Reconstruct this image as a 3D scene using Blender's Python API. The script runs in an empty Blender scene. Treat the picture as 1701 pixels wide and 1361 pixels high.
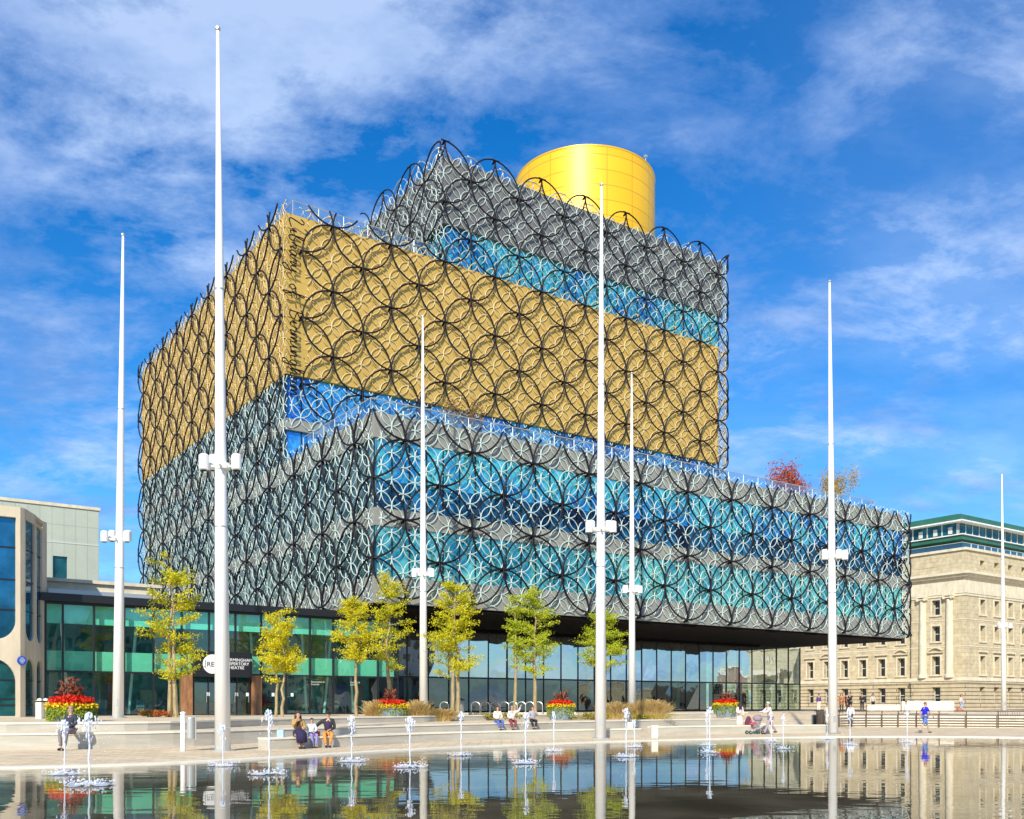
import bpy, bmesh, math, random
import numpy as np
from mathutils import Vector, Matrix, noise as mnoise
R = math.radians
S = bpy.context.scene
COL = S.collection

# ------------------------------------------------------------------ camera, world, sun
F, HX, HY, CH = 1573.0, 850.5, 1171.0, 1.62     # focal length and horizon in photo pixels, eye height
cd = bpy.data.cameras.new('camera'); cam = bpy.data.objects.new('camera', cd); COL.objects.link(cam)
cd.sensor_width = 36; cd.lens = 36 * F / 1701; cd.shift_y = (HY - 680.5) / 1701
cd.clip_start = .1; cd.clip_end = 3000
cam.location = (0, 0, CH); cam.rotation_euler = (R(90), 0, 0)
S.camera = cam
SUN_EL, SUN_DIR = R(34), Vector((-.22, -.975))          # horizontal direction towards the sun
az = math.atan2(SUN_DIR.x, SUN_DIR.y)
w = bpy.data.worlds.new('World'); S.world = w; w.use_nodes = True
nt = w.node_tree; N = nt.nodes; LK = nt.links; N.clear()
def wn(t, **k):
    n = N.new(t)
    for a, b in k.items(): setattr(n, a, b)
    return n
out = wn('ShaderNodeOutputWorld'); bg = wn('ShaderNodeBackground'); LK.new(bg.outputs[0], out.inputs[0])
sky = wn('ShaderNodeTexSky', sky_type='NISHITA', sun_disc=False, sun_elevation=SUN_EL, sun_rotation=az, air_density=1.1, dust_density=.3, ozone_density=3.0)
hs = wn('ShaderNodeHueSaturation'); hs.inputs['Saturation'].default_value = 1.42; hs.inputs['Value'].default_value = .94
gain = wn('ShaderNodeMixRGB', blend_type='MULTIPLY'); gain.inputs[0].default_value = 1; gain.inputs[2].default_value = (.95, 1.32, 1.60, 1)
LK.new(sky.outputs[0], hs.inputs['Color']); LK.new(hs.outputs[0], gain.inputs[1])
tc = wn('ShaderNodeTexCoord'); sep = wn('ShaderNodeSeparateXYZ'); LK.new(tc.outputs['Generated'], sep.inputs[0])
def M_(op, a, b=None, c=None, clamp=False):
    n = wn('ShaderNodeMath', operation=op); n.use_clamp = clamp
    for i, v in enumerate((a, b, c)):
        if v is None: continue
        if isinstance(v, (int, float)): n.inputs[i].default_value = v
        else: LK.new(v, n.inputs[i])
    return n.outputs[0]
zc = M_('MAXIMUM', sep.outputs[2], 0.0); den = M_('ADD', zc, .22)
px = M_('DIVIDE', sep.outputs[0], den); py = M_('DIVIDE', sep.outputs[1], den)
cmb = wn('ShaderNodeCombineXYZ'); LK.new(px, cmb.inputs[0]); LK.new(py, cmb.inputs[1])
mp = wn('ShaderNodeMapping'); mp.inputs['Rotation'].default_value = (0, 0, R(-28)); mp.inputs['Scale'].default_value = (1.0, 1.35, 1); mp.inputs['Location'].default_value = (3.1, 7.4, 0)
LK.new(cmb.outputs[0], mp.inputs[0])
n1 = wn('ShaderNodeTexNoise'); n1.inputs['Scale'].default_value = 3.6; n1.inputs['Detail'].default_value = 9; n1.inputs['Roughness'].default_value = .66; n1.inputs['Distortion'].default_value = .2
n2 = wn('ShaderNodeTexNoise'); n2.inputs['Scale'].default_value = 1.6; n2.inputs['Detail'].default_value = 3
LK.new(mp.outputs[0], n1.inputs[0]); LK.new(mp.outputs[0], n2.inputs[0])
cl = M_('ADD', M_('MULTIPLY', n1.outputs[0], .68), M_('MULTIPLY', n2.outputs[0], .42))
rp = wn('ShaderNodeValToRGB'); e = rp.color_ramp.elements
e[0].position = .485; e[0].color = (0, 0, 0, 1); e[1].position = .64; e[1].color = (1, 1, 1, 1)
LK.new(cl, rp.inputs[0])
# a thin veil of cloud over the right of the sky
veil = wn('ShaderNodeMapRange', interpolation_type='SMOOTHSTEP'); LK.new(sep.outputs[0], veil.inputs[0])
veil.inputs[1].default_value = .05; veil.inputs[2].default_value = .5; veil.inputs[3].default_value = 0; veil.inputs[4].default_value = .27
cover = M_('MAXIMUM', M_('MULTIPLY', rp.outputs[0], .66), M_('MULTIPLY', veil.outputs[0], M_('MULTIPLY', n2.outputs[0], 1.9)), clamp=True)
mx = wn('ShaderNodeMixRGB'); n3 = wn('ShaderNodeTexNoise'); n3.inputs['Scale'].default_value = 1.9; n3.inputs['Detail'].default_value = 7; n3.inputs['Roughness'].default_value = .6
mp3 = wn('ShaderNodeMapping'); mp3.inputs['Location'].default_value = (9, 2, 4); LK.new(mp.outputs[0], mp3.inputs[0]); LK.new(mp3.outputs[0], n3.inputs[0])
cr = wn('ShaderNodeValToRGB'); ce = cr.color_ramp.elements; ce[0].position = .42; ce[1].position = .60; ce[0].color = (.25, .40, .68, 1); ce[1].color = (.80, .90, 1, 1); LK.new(n3.outputs[0], cr.inputs[0])
cm = wn('ShaderNodeMixRGB', blend_type='MULTIPLY'); cm.inputs[0].default_value = 1; cm.inputs[2].default_value = (7.8, 8.6, 10.4, 1); LK.new(cr.outputs[0], cm.inputs[1])
LK.new(cover, mx.inputs[0]); LK.new(gain.outputs[0], mx.inputs[1]); LK.new(cm.outputs[0], mx.inputs[2])
LK.new(mx.outputs[0], bg.inputs[0]); bg.inputs[1].default_value = .10
sd = bpy.data.lights.new('sun', 'SUN'); sd.energy = 4.9; sd.angle = R(.8); sd.color = (1, .93, .80)
so = bpy.data.objects.new('sun', sd); COL.objects.link(so)
v = Vector((SUN_DIR.x * math.cos(SUN_EL), SUN_DIR.y * math.cos(SUN_EL), math.sin(SUN_EL)))
so.rotation_euler = v.to_track_quat('Z', 'Y').to_euler()
S.view_settings.view_transform = 'Standard'; S.view_settings.look = 'None'; S.view_settings.gamma = 1
S.view_settings.exposure = .22; S.view_settings.use_curve_mapping = False
S.render.engine = 'CYCLES'
S.cycles.max_bounces = 8; S.cycles.transparent_max_bounces = 24

# ------------------------------------------------------------------ helpers
def at(x, y, Y): return Vector(((x - HX) / F * Y, Y, CH + (HY - y) / F * Y))
def ground_at(x, y, z=0.0):
    Y = F * (CH - z) / (y - HY); return Vector(((x - HX) / F * Y, Y, z))

MATS = {}
def mat(name, col, rough=.6, metal=0, var=0, scale=4, bump=0, bscale=20, col2=None, spec=.5, coat=0, trans=0, stretch=None, dist=.02):
    if name in MATS: return MATS[name]
    m = bpy.data.materials.new(name); m.use_nodes = True; t = m.node_tree; b = t.nodes['Principled BSDF']
    b.inputs['Base Color'].default_value = (*col, 1); b.inputs['Roughness'].default_value = rough; b.inputs['Metallic'].default_value = metal
    b.inputs['Specular IOR Level'].default_value = spec; b.inputs['Coat Weight'].default_value = coat
    if trans: b.inputs['Transmission Weight'].default_value = trans
    if var or bump:
        tcn = t.nodes.new('ShaderNodeTexCoord'); mpn = t.nodes.new('ShaderNodeMapping'); t.links.new(tcn.outputs['Object'], mpn.inputs[0])
        if stretch: mpn.inputs['Scale'].default_value = stretch
    if var:
        n = t.nodes.new('ShaderNodeTexNoise'); n.inputs['Scale'].default_value = scale; n.inputs['Detail'].default_value = 6; n.inputs['Roughness'].default_value = .65
        t.links.new(mpn.outputs[0], n.inputs[0])
        r = t.nodes.new('ShaderNodeValToRGB'); c2 = col2 or tuple(c * (1 - var) for c in col)
        c1 = col if col2 else tuple(min(1, c * (1 + var)) for c in col)
        r.color_ramp.elements[0].position = .35; r.color_ramp.elements[1].position = .65
        r.color_ramp.elements[0].color = (*c2, 1); r.color_ramp.elements[1].color = (*c1, 1)
        t.links.new(n.outputs[0], r.inputs[0]); t.links.new(r.outputs[0], b.inputs['Base Color'])
    if bump:
        n = t.nodes.new('ShaderNodeTexNoise'); n.inputs['Scale'].default_value = bscale; n.inputs['Detail'].default_value = 4
        t.links.new(mpn.outputs[0], n.inputs[0]); bp = t.nodes.new('ShaderNodeBump'); bp.inputs['Strength'].default_value = bump; bp.inputs['Distance'].default_value = dist
        t.links.new(n.outputs[0], bp.inputs['Height']); t.links.new(bp.outputs[0], b.inputs['Normal'])
    MATS[name] = m; return m

def brick_mat(name, c1, c2, mortar, bw, bh, msize=.02, rough=.7, off=.5, axes='xz', noise=.12, bump=.3, spec=.3, metal=0):
    """panels / paving / ashlar: brick texture in object space"""
    if name in MATS: return MATS[name]
    m = bpy.data.materials.new(name); m.use_nodes = True; t = m.node_tree; b = t.nodes['Principled BSDF']
    b.inputs['Roughness'].default_value = rough; b.inputs['Specular IOR Level'].default_value = spec; b.inputs['Metallic'].default_value = metal
    tcn = t.nodes.new('ShaderNodeTexCoord'); sp = t.nodes.new('ShaderNodeSeparateXYZ'); cb = t.nodes.new('ShaderNodeCombineXYZ')
    t.links.new(tcn.outputs['Object'], sp.inputs[0])
    if axes == 'xz':      # works on both x and y facing walls
        ad = t.nodes.new('ShaderNodeMath'); ad.operation = 'ADD'; t.links.new(sp.outputs[0], ad.inputs[0]); t.links.new(sp.outputs[1], ad.inputs[1])
        t.links.new(ad.outputs[0], cb.inputs[0]); t.links.new(sp.outputs[2], cb.inputs[1])
    else:
        t.links.new(sp.outputs[0], cb.inputs[0]); t.links.new(sp.outputs[1], cb.inputs[1])
    br = t.nodes.new('ShaderNodeTexBrick'); t.links.new(cb.outputs[0], br.inputs[0])
    br.offset = off; br.inputs['Color1'].default_value = (*c1, 1); br.inputs['Color2'].default_value = (*c2, 1); br.inputs['Mortar'].default_value = (*mortar, 1)
    br.inputs['Scale'].default_value = 1; br.inputs['Brick Width'].default_value = bw; br.inputs['Row Height'].default_value = bh
    br.inputs['Mortar Size'].default_value = msize; br.inputs['Mortar Smooth'].default_value = .1; br.inputs['Bias'].default_value = 0
    n = t.nodes.new('ShaderNodeTexNoise'); n.inputs['Scale'].default_value = .9; n.inputs['Detail'].default_value = 8; n.inputs['Roughness'].default_value = .7
    t.links.new(tcn.outputs['Object'], n.inputs[0])
    mr = t.nodes.new('ShaderNodeMapRange'); mr.inputs[1].default_value = .3; mr.inputs[2].default_value = .7; mr.inputs[3].default_value = 1 - noise; mr.inputs[4].default_value = 1 + noise
    t.links.new(n.outputs[0], mr.inputs[0])
    mu = t.nodes.new('ShaderNodeVectorMath'); mu.operation = 'SCALE'; t.links.new(br.outputs[0], mu.inputs[0]); t.links.new(mr.outputs[0], mu.inputs['Scale'])
    t.links.new(mu.outputs[0], b.inputs['Base Color'])
    bp = t.nodes.new('ShaderNodeBump'); bp.inputs['Strength'].default_value = bump; bp.inputs['Distance'].default_value = .02; bp.invert = True
    t.links.new(br.outputs['Fac'], bp.inputs['Height']); t.links.new(bp.outputs[0], b.inputs['Normal'])
    MATS[name] = m; return m

def glass_mat(name, tint, refl=.5, rough=.02, refl_col=(.80, .94, 1)):
    """window glass: see-through tint plus mirror reflection that grows at grazing angles"""
    if name in MATS: return MATS[name]
    m = bpy.data.materials.new(name); m.use_nodes = True; t = m.node_tree; t.nodes.clear()
    o = t.nodes.new('ShaderNodeOutputMaterial'); g = t.nodes.new('ShaderNodeBsdfGlossy'); tr = t.nodes.new('ShaderNodeBsdfTransparent'); mxs = t.nodes.new('ShaderNodeMixShader')
    g.inputs[0].default_value = (*refl_col, 1); g.inputs['Roughness'].default_value = rough; tr.inputs[0].default_value = (*tint, 1)
    lw = t.nodes.new('ShaderNodeLayerWeight'); lw.inputs[0].default_value = .22
    mr = t.nodes.new('ShaderNodeMapRange'); mr.inputs[3].default_value = refl; mr.inputs[4].default_value = 1.0
    t.links.new(lw.outputs['Facing'], mr.inputs[0]); t.links.new(mr.outputs[0], mxs.inputs[0]); t.links.new(tr.outputs[0], mxs.inputs[1]); t.links.new(g.outputs[0], mxs.inputs[2]); t.links.new(mxs.outputs[0], o.inputs[0])
    n = t.nodes.new('ShaderNodeTexNoise'); n.inputs['Scale'].default_value = .45; bp = t.nodes.new('ShaderNodeBump'); bp.inputs['Strength'].default_value = .25; bp.inputs['Distance'].default_value = .05
    tcn = t.nodes.new('ShaderNodeTexCoord'); t.links.new(tcn.outputs['Object'], n.inputs[0]); t.links.new(n.outputs[0], bp.inputs['Height']); t.links.new(bp.outputs[0], g.inputs['Normal'])
    MATS[name] = m; return m

class MB:
    """collects geometry, then links it as one mesh object"""
    def __init__(s): s.v = []; s.f = []; s.n = 0
    def add(s, v, f):
        s.v.extend([tuple(p) for p in v]); n = s.n; s.f.extend([tuple(i + n for i in q) for q in f]); s.n += len(v)
    def box(s, x0, x1, y0, y1, z0, z1, rot=0, c=None):
        v = [(x, y, z) for z in (z0, z1) for y in (y0, y1) for x in (x0, x1)]
        if rot:
            ca, sa = math.cos(rot), math.sin(rot); cx, cy = c or ((x0 + x1) / 2, (y0 + y1) / 2)
            v = [(cx + (x - cx) * ca - (y - cy) * sa, cy + (x - cx) * sa + (y - cy) * ca, z) for x, y, z in v]
        s.add(v, [(0, 2, 3, 1), (4, 5, 7, 6), (0, 1, 5, 4), (1, 3, 7, 5), (3, 2, 6, 7), (2, 0, 4, 6)])
    def quad(s, a, b, c, d): s.add([a, b, c, d], [(0, 1, 2, 3)])
    def prism(s, pts, z0, z1):
        n = len(pts); v = [(p[0], p[1], z0) for p in pts] + [(p[0], p[1], z1) for p in pts]
        s.add(v, [tuple(range(n))[::-1], tuple(range(n, 2 * n))] + [(i, (i + 1) % n, n + (i + 1) % n, n + i) for i in range(n)])
    def tube(s, pts, r, k=8, cap=True, closed=False):
        pts = [Vector(p) for p in pts]; n = len(pts)
        rs = r if hasattr(r, '__len__') else [r] * n
        base = []; ref = None
        for i, p in enumerate(pts):
            a = pts[i - 1] if (i > 0 or closed) else p; b = pts[(i + 1) % n] if (i < n - 1 or closed) else p
            d = (b - a).normalized()
            if ref is None or abs(ref.dot(d)) > .95: ref = Vector((0, 0, 1)) if abs(d.z) < .9 else Vector((1, 0, 0))
            x = (ref - d * ref.dot(d)).normalized(); y = d.cross(x); ref = x
            base += [p + (x * math.cos(2 * math.pi * j / k) + y * math.sin(2 * math.pi * j / k)) * rs[i] for j in range(k)]
        f = []
        for i in range(n if closed else n - 1):
            for j in range(k):
                a = i * k + j; b = i * k + (j + 1) % k; c = ((i + 1) % n) * k
                f.append((a, b, c + (j + 1) % k, c + j))
        if cap and not closed: f.append(tuple(range(k))[::-1]); f.append(tuple(range((n - 1) * k, n * k)))
        s.add(base, f)
    def lathe(s, prof, c=(0, 0, 0), k=16, sx=1, sy=1):
        v = []; f = []
        for r, z in prof:
            v += [(c[0] + r * sx * math.cos(2 * math.pi * j / k), c[1] + r * sy * math.sin(2 * math.pi * j / k), c[2] + z) for j in range(k)]
        for i in range(len(prof) - 1):
            for j in range(k): f.append((i * k + j, i * k + (j + 1) % k, (i + 1) * k + (j + 1) % k, (i + 1) * k + j))
        f.append(tuple(range(k))[::-1]); f.append(tuple(range((len(prof) - 1) * k, len(prof) * k)))
        s.add(v, f)
    def ball(s, c, rx, ry=None, rz=None, k=10, m=6, rot=None):
        ry = ry or rx; rz = rz or rx; v = []; f = []
        for i in range(m + 1):
            th = math.pi * i / m
            for j in range(k):
                p = Vector((rx * math.sin(th) * math.cos(2 * math.pi * j / k), ry * math.sin(th) * math.sin(2 * math.pi * j / k), rz * math.cos(th)))
                if rot: p = rot @ p
                v.append(Vector(c) + p)
        for i in range(m):
            for j in range(k): f.append((i * k + j, (i + 1) * k + j, (i + 1) * k + (j + 1) % k, i * k + (j + 1) % k))
        s.add(v, f)
    def leaf(s, p, size, rnd, asp=.6, up=0):
        a = Vector((rnd.gauss(0, 1), rnd.gauss(0, 1), rnd.gauss(0, 1) + up)).normalized()
        b = a.cross(Vector((rnd.gauss(0, 1), rnd.gauss(0, 1), rnd.gauss(0, 1)))).normalized()
        p = Vector(p); a *= size; b *= size * asp * .5
        s.add([p, p + a * .5 + b, p + a, p + a * .5 - b], [(0, 1, 2, 3)])
    def build(s, name, m, parent=None, smooth=False, label=None):
        me = bpy.data.meshes.new(name); me.from_pydata(s.v, [], s.f); me.update()
        if smooth: me.polygons.foreach_set('use_smooth', [True] * len(me.polygons))
        me.materials.append(m); o = bpy.data.objects.new(name, me); COL.objects.link(o)
        if parent: o.parent = parent
        if label: o['label'] = label
        return o
def tag(o, label=None, cat=None, group=None, kind=None):
    if label: o['label'] = label
    if cat: o['category'] = cat
    if group: o['group'] = group
    if kind: o['kind'] = kind
    return o
def thing(name, label, cat, loc=(0, 0, 0), rz=0, group=None):
    o = bpy.data.objects.new(name, None); COL.objects.link(o); o.location = loc; o.rotation_euler = (0, 0, rz); o.empty_display_size = .3
    return tag(o, label, cat, group)
def copy_tree(o, parent=None):
    c = o.copy(); COL.objects.link(c); c.parent = parent
    for ch in list(o.children): copy_tree(ch, c)
    return c
def inter(pts, n):
    """catmull-rom through points"""
    P = [Vector(p) for p in pts]; P = [P[0] * 2 - P[1]] + P + [P[-1] * 2 - P[-2]]; o = []
    for i in range(1, len(P) - 2):
        for k in range(n):
            t = k / n; a, b, c, d = P[i - 1], P[i], P[i + 1], P[i + 2]
            o.append(.5 * ((2 * b) + (c - a) * t + (2 * a - 5 * b + 4 * c - d) * t * t + (3 * b - a - 3 * c + d) * t ** 3))
    o.append(P[-2]); return o
def text_mb(body, size, depth=.01, align='LEFT', spacing=1):
    cu = bpy.data.curves.new('t', 'FONT'); cu.body = body; cu.size = size; cu.extrude = depth; cu.align_x = align; cu.space_line = spacing
    o = bpy.data.objects.new('t', cu); COL.objects.link(o); bpy.context.view_layer.update()
    me = bpy.data.meshes.new_from_object(o.evaluated_get(bpy.context.evaluated_depsgraph_get()))
    m = MB(); m.add([v.co.copy() for v in me.vertices], [tuple(p.vertices) for p in me.polygons])
    bpy.data.objects.remove(o); bpy.data.curves.remove(cu); bpy.data.meshes.remove(me)
    return m
def wall(mb, p0, u, n, L, z0, z1, cols, rows, rec=.3):
    """wall sheet from p0 along u (2D unit vectors), outward normal n; openings = cols x rows, with reveals going inwards by rec"""
    us = sorted({0, L} | {a for c in cols for a in c}); zs = sorted({z0, z1} | {a for r in rows for a in r})
    P = lambda a, z, d=0: (p0[0] + u[0] * a - n[0] * d, p0[1] + u[1] * a - n[1] * d, z)
    for i in range(len(us) - 1):
        for j in range(len(zs) - 1):
            a, b, c, d = us[i], us[i + 1], zs[j], zs[j + 1]; mu, mz = (a + b) / 2, (c + d) / 2
            if any(q[0] < mu < q[1] for q in cols) and any(q[0] < mz < q[1] for q in rows): continue
            mb.quad(P(a, c), P(b, c), P(b, d), P(a, d))
    for a, b in cols:
        for c, d in rows:
            mb.quad(P(a, c), P(a, d), P(a, d, rec), P(a, c, rec)); mb.quad(P(b, c), P(b, c, rec), P(b, d, rec), P(b, d))
            mb.quad(P(a, c), P(a, c, rec), P(b, c, rec), P(b, c)); mb.quad(P(a, d), P(b, d), P(b, d, rec), P(a, d, rec))
ROT = R(35)      # the library, theatre and stone building share this grid
uR = Vector((math.cos(ROT), math.sin(ROT))); uL = Vector((-math.sin(ROT), math.cos(ROT)))
C1 = Vector((-9.3, 63.0))

# ------------------------------------------------------------------ materials
m_gold = brick_mat('gold_cladding', (.60, .40, .10), (.56, .37, .09), (.36, .22, .04), 2.7, 1.8, .012, rough=.45, off=0, noise=.08, bump=.15, metal=.15)
m_grey = brick_mat('grey_cladding', (.29, .29, .25), (.24, .245, .22), (.2, .2, .19), 2.7, 1.4, .012, rough=.5, off=0, noise=.12, bump=.15)
m_dgrey = brick_mat('upper_cladding', (.17, .17, .17), (.14, .14, .145), (.08, .08, .08), 2.7, 1.4, .012, rough=.5, off=0, noise=.12, bump=.15)
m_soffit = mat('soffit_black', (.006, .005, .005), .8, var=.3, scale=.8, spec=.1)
m_black = mat('black_metal', (.008, .006, .010), .5, spec=.25)
m_ring = mat('pale_metal_ring', (.50, .60, .57), .4, var=.06, scale=.3)
m_drum = brick_mat('gold_drum_cladding', (.86, .50, .015), (.80, .46, .012), (.42, .24, .01), 3.2, 1.75, .014, rough=.38, off=0, noise=.05, bump=.15, metal=.25)
m_white = mat('white_paint', (.82, .81, .77), .35, var=.06, scale=1.2, stretch=(3, 3, .25))
m_conc = mat('pale_concrete', (.60, .51, .37), .8, var=.12, scale=1.2, bump=.2, stretch=(1, 1, .3))
m_clad = brick_mat('pale_green_cladding', (.44, .48, .40), (.41, .45, .38), (.3, .33, .28), .9, 5.5, .02, rough=.5, off=0, noise=.06)
m_stone = brick_mat('portland_ashlar', (.56, .475, .31), (.50, .42, .27), (.30, .25, .16), 1.3, .62, .016, rough=.85, noise=.26, bump=.35)
m_rust = brick_mat('rusticated_stone', (.52, .44, .29), (.48, .40, .26), (.14, .115, .075), 9, .62, .07, rough=.85, noise=.2, bump=1)
m_trim = mat('stone_trim', (.64, .57, .42), .8, var=.14, scale=1.5, stretch=(1, 1, .4))
m_dark = mat('dark_interior', (.02, .022, .022), .7)
m_frame = mat('dark_frame', (.012, .013, .016), .4)
m_sash = mat('white_sash', (.55, .55, .5), .5)
m_pane = mat('window_glass_dark', (.008, .010, .014), .06, spec=.8)
m_greenroof = mat('green_metal_roof', (.03, .13, .08), .4, var=.15, scale=.4)
m_greenglass = mat('green_glazing', (.02, .12, .13), .12, metal=.5, var=.5, scale=.6)
m_steel = mat('brushed_steel', (.55, .55, .52), .35, metal=.6)
def facade_glass(name, c1, c2, rough=.12, metal=.65):
    """coated facade glazing, colour varying from pane to pane"""
    m = bpy.data.materials.new(name); m.use_nodes = True; t = m.node_tree; b = t.nodes['Principled BSDF']
    tcn = t.nodes.new('ShaderNodeTexCoord'); n = t.nodes.new('ShaderNodeTexNoise'); n.inputs['Scale'].default_value = .13; n.inputs['Detail'].default_value = 5; n.inputs['Roughness'].default_value = .75
    t.links.new(tcn.outputs['Object'], n.inputs[0]); r = t.nodes.new('ShaderNodeValToRGB'); r.color_ramp.elements[0].position = .42; r.color_ramp.elements[1].position = .56
    r.color_ramp.elements[0].color = (*c1, 1); r.color_ramp.elements[1].color = (*c2, 1); t.links.new(n.outputs[0], r.inputs[0]); t.links.new(r.outputs[0], b.inputs['Base Color'])
    b.inputs['Roughness'].default_value = rough; b.inputs['Metallic'].default_value = metal
    MATS[name] = m; return m
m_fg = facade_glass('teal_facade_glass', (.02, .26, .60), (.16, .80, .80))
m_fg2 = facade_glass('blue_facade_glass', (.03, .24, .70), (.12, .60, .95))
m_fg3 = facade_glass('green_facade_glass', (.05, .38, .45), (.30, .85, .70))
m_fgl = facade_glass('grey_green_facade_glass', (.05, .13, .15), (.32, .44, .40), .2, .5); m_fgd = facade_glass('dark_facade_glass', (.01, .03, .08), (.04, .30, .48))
m_glass = glass_mat('theatre_glass', (.62, .96, .88), .12)
m_glass2 = glass_mat('entrance_glass', (.30, .46, .45), .72, refl_col=(.80, .91, 1))
m_glass3 = glass_mat('entrance_glass_clear', (.40, .58, .52), .14)
m_rail = glass_mat('railing_glass', (.75, .88, .92), .12)

# ------------------------------------------------------------------ the setting: ground, pool, terraces
EDGE = inter([(-60, 18, 0), (-20, 22.6, 0), (-13, 24, 0), (-9, 26.3, 0), (-6.1, 30, 0), (-3.3, 34, 0), (.2, 37.6, 0), (3.9, 40.8, 0), (6.8, 42.8, 0), (12.2, 45.9, 0), (16.9, 47.6, 0), (21, 47.6, 0), (25.5, 46.2, 0), (34, 41, 0), (44, 30, 0), (60, 5, 0)], 5)
AL = inter([(-60, 27, 0), (-24, 32, 0), (-16.9, 33.4, 0), (-12.8, 35.8, 0), (-10.4, 39.6, 0), (-6.5, 45, 0), (-.5, 52.6, 0), (5.9, 60, 0), (13, 67, 0), (17.5, 70.5, 0), (22, 72.5, 0), (27, 74, 0), (34, 75, 0), (48, 74, 0), (65, 72, 0), (90, 70, 0)], 5)
BL = inter([(-60, 29, 0), (-24, 33.6, 0), (-17.4, 35, 0), (-13.5, 37.4, 0), (-11.9, 44.5, 0), (-8.2, 51.5, 0), (-2, 60, 0), (5, 68, 0), (12.5, 75, 0), (18, 80, 0), (24, 84, 0), (30, 86, 0), (38, 88, 0), (55, 88, 0), (75, 88, 0), (100, 88, 0)], 5)
Z1, Z2 = .62, .97
NP = len(EDGE)
def lerp(a, b, t): return a + (b - a) * t
def rise(i):   # 1 = stepped terrace, 0 = the ramp on the right
    x = AL[i].x; return max(0, min(1, (20 - x) / 4))
m_pave = brick_mat('cream_paving', (.74, .58, .37), (.66, .51, .32), (.34, .27, .18), .9, .45, .02, rough=.75, axes='xy', noise=.24, bump=.2)
m_pave2 = brick_mat('pale_paving', (.74, .59, .39), (.66, .52, .34), (.36, .29, .2), 1.2, .6, .02, rough=.75, axes='xy', noise=.22, bump=.1)
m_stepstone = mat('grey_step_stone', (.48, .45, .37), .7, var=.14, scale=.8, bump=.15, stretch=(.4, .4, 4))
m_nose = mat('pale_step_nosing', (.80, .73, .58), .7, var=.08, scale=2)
# ground to the horizon
g = MB(); g.quad((-1500, -1500, -.08), (1500, -1500, -.08), (1500, 1500, -.08), (-1500, 1500, -.08)); tag(g.build('ground', m_pave2), kind='structure')
def strip(A, za, B, zb, mb, i0=0, i1=None):
    i1 = i1 if i1 is not None else len(A) - 1
    for i in range(i0, i1):
        f = lambda P, z, k: (P[k].x, P[k].y, z[k] if hasattr(z, '__len__') else z)
        mb.quad(f(A, za, i), f(A, za, i + 1), f(B, zb, i + 1), f(B, zb, i))
nrm = []
for i in range(NP):
    d = (EDGE[min(i + 1, NP - 1)] - EDGE[max(i - 1, 0)]).normalized(); nrm.append(Vector((-d.y, d.x, 0)))
E2 = [EDGE[i] + nrm[i] * .55 for i in range(NP)]
# water film
wm = bpy.data.materials.new('mirror_pool_water'); wm.use_nodes = True; t = wm.node_tree; b = t.nodes['Principled BSDF']
b.inputs['Roughness'].default_value = .015; b.inputs['IOR'].default_value = 1.36; b.inputs['Specular IOR Level'].default_value = .6
tcn = t.nodes.new('ShaderNodeTexCoord')
nn = t.nodes.new('ShaderNodeTexNoise'); nn.inputs['Scale'].default_value = .5; nn.inputs['Detail'].default_value = 5; t.links.new(tcn.outputs['Object'], nn.inputs[0])
rr = t.nodes.new('ShaderNodeValToRGB'); rr.color_ramp.elements[0].color = (.055, .05, .03, 1); rr.color_ramp.elements[1].color = (.15, .13, .085, 1); rr.color_ramp.elements[0].position = .35; rr.color_ramp.elements[1].position = .65
t.links.new(nn.outputs[0], rr.inputs[0]); t.links.new(rr.outputs[0], b.inputs['Base Color'])
mpw = t.nodes.new('ShaderNodeMapping'); mpw.inputs['Scale'].default_value = (.5, 1, 1); t.links.new(tcn.outputs['Object'], mpw.inputs[0])
na = t.nodes.new('ShaderNodeTexNoise'); na.inputs['Scale'].default_value = 1.6; na.inputs['Detail'].default_value = 2; t.links.new(mpw.outputs[0], na.inputs[0])
nb = t.nodes.new('ShaderNodeTexNoise'); nb.inputs['Scale'].default_value = .22; nb.inputs['Detail'].default_value = 1; t.links.new(tcn.outputs['Object'], nb.inputs[0])
mm = t.nodes.new('ShaderNodeMath'); mm.operation = 'MULTIPLY'; t.links.new(na.outputs[0], mm.inputs[0]); t.links.new(nb.outputs[0], mm.inputs[1])
bw_ = t.nodes.new('ShaderNodeBump'); bw_.inputs['Strength'].default_value = .6; bw_.inputs['Distance'].default_value = .012; t.links.new(mm.outputs[0], bw_.inputs['Height']); t.links.new(bw_.outputs[0], b.inputs['Normal'])
att = t.nodes.new('ShaderNodeAttribute'); att.attribute_name = 'edge'
nc = t.nodes.new('ShaderNodeTexNoise'); nc.inputs['Scale'].default_value = .55; nc.inputs['Detail'].default_value = 4; t.links.new(mpw.outputs[0], nc.inputs[0])
def tm(op, a, b_, cl=False):
    n = t.nodes.new('ShaderNodeMath'); n.operation = op; n.use_clamp = cl
    for i, v_ in enumerate((a, b_)):
        if isinstance(v_, (int, float)): n.inputs[i].default_value = v_
        else: t.links.new(v_, n.inputs[i])
    return n.outputs[0]
mk = tm('MULTIPLY', att.outputs['Fac'], tm('MULTIPLY', tm('SUBTRACT', nc.outputs[0], .30), 3.2, True), True)
mc = t.nodes.new('ShaderNodeMixRGB'); t.links.new(mk, mc.inputs[0]); t.links.new(rr.outputs[0], mc.inputs[1]); mc.inputs[2].default_value = (.36, .30, .20, 1); t.links.new(mc.outputs[0], b.inputs['Base Color'])
t.links.new(tm('ADD', tm('MULTIPLY', mk, .13), .012), b.inputs['Roughness']); t.links.new(tm('ADD', tm('MULTIPLY', mk, 1.0), .5), bw_.inputs['Strength'])
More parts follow.
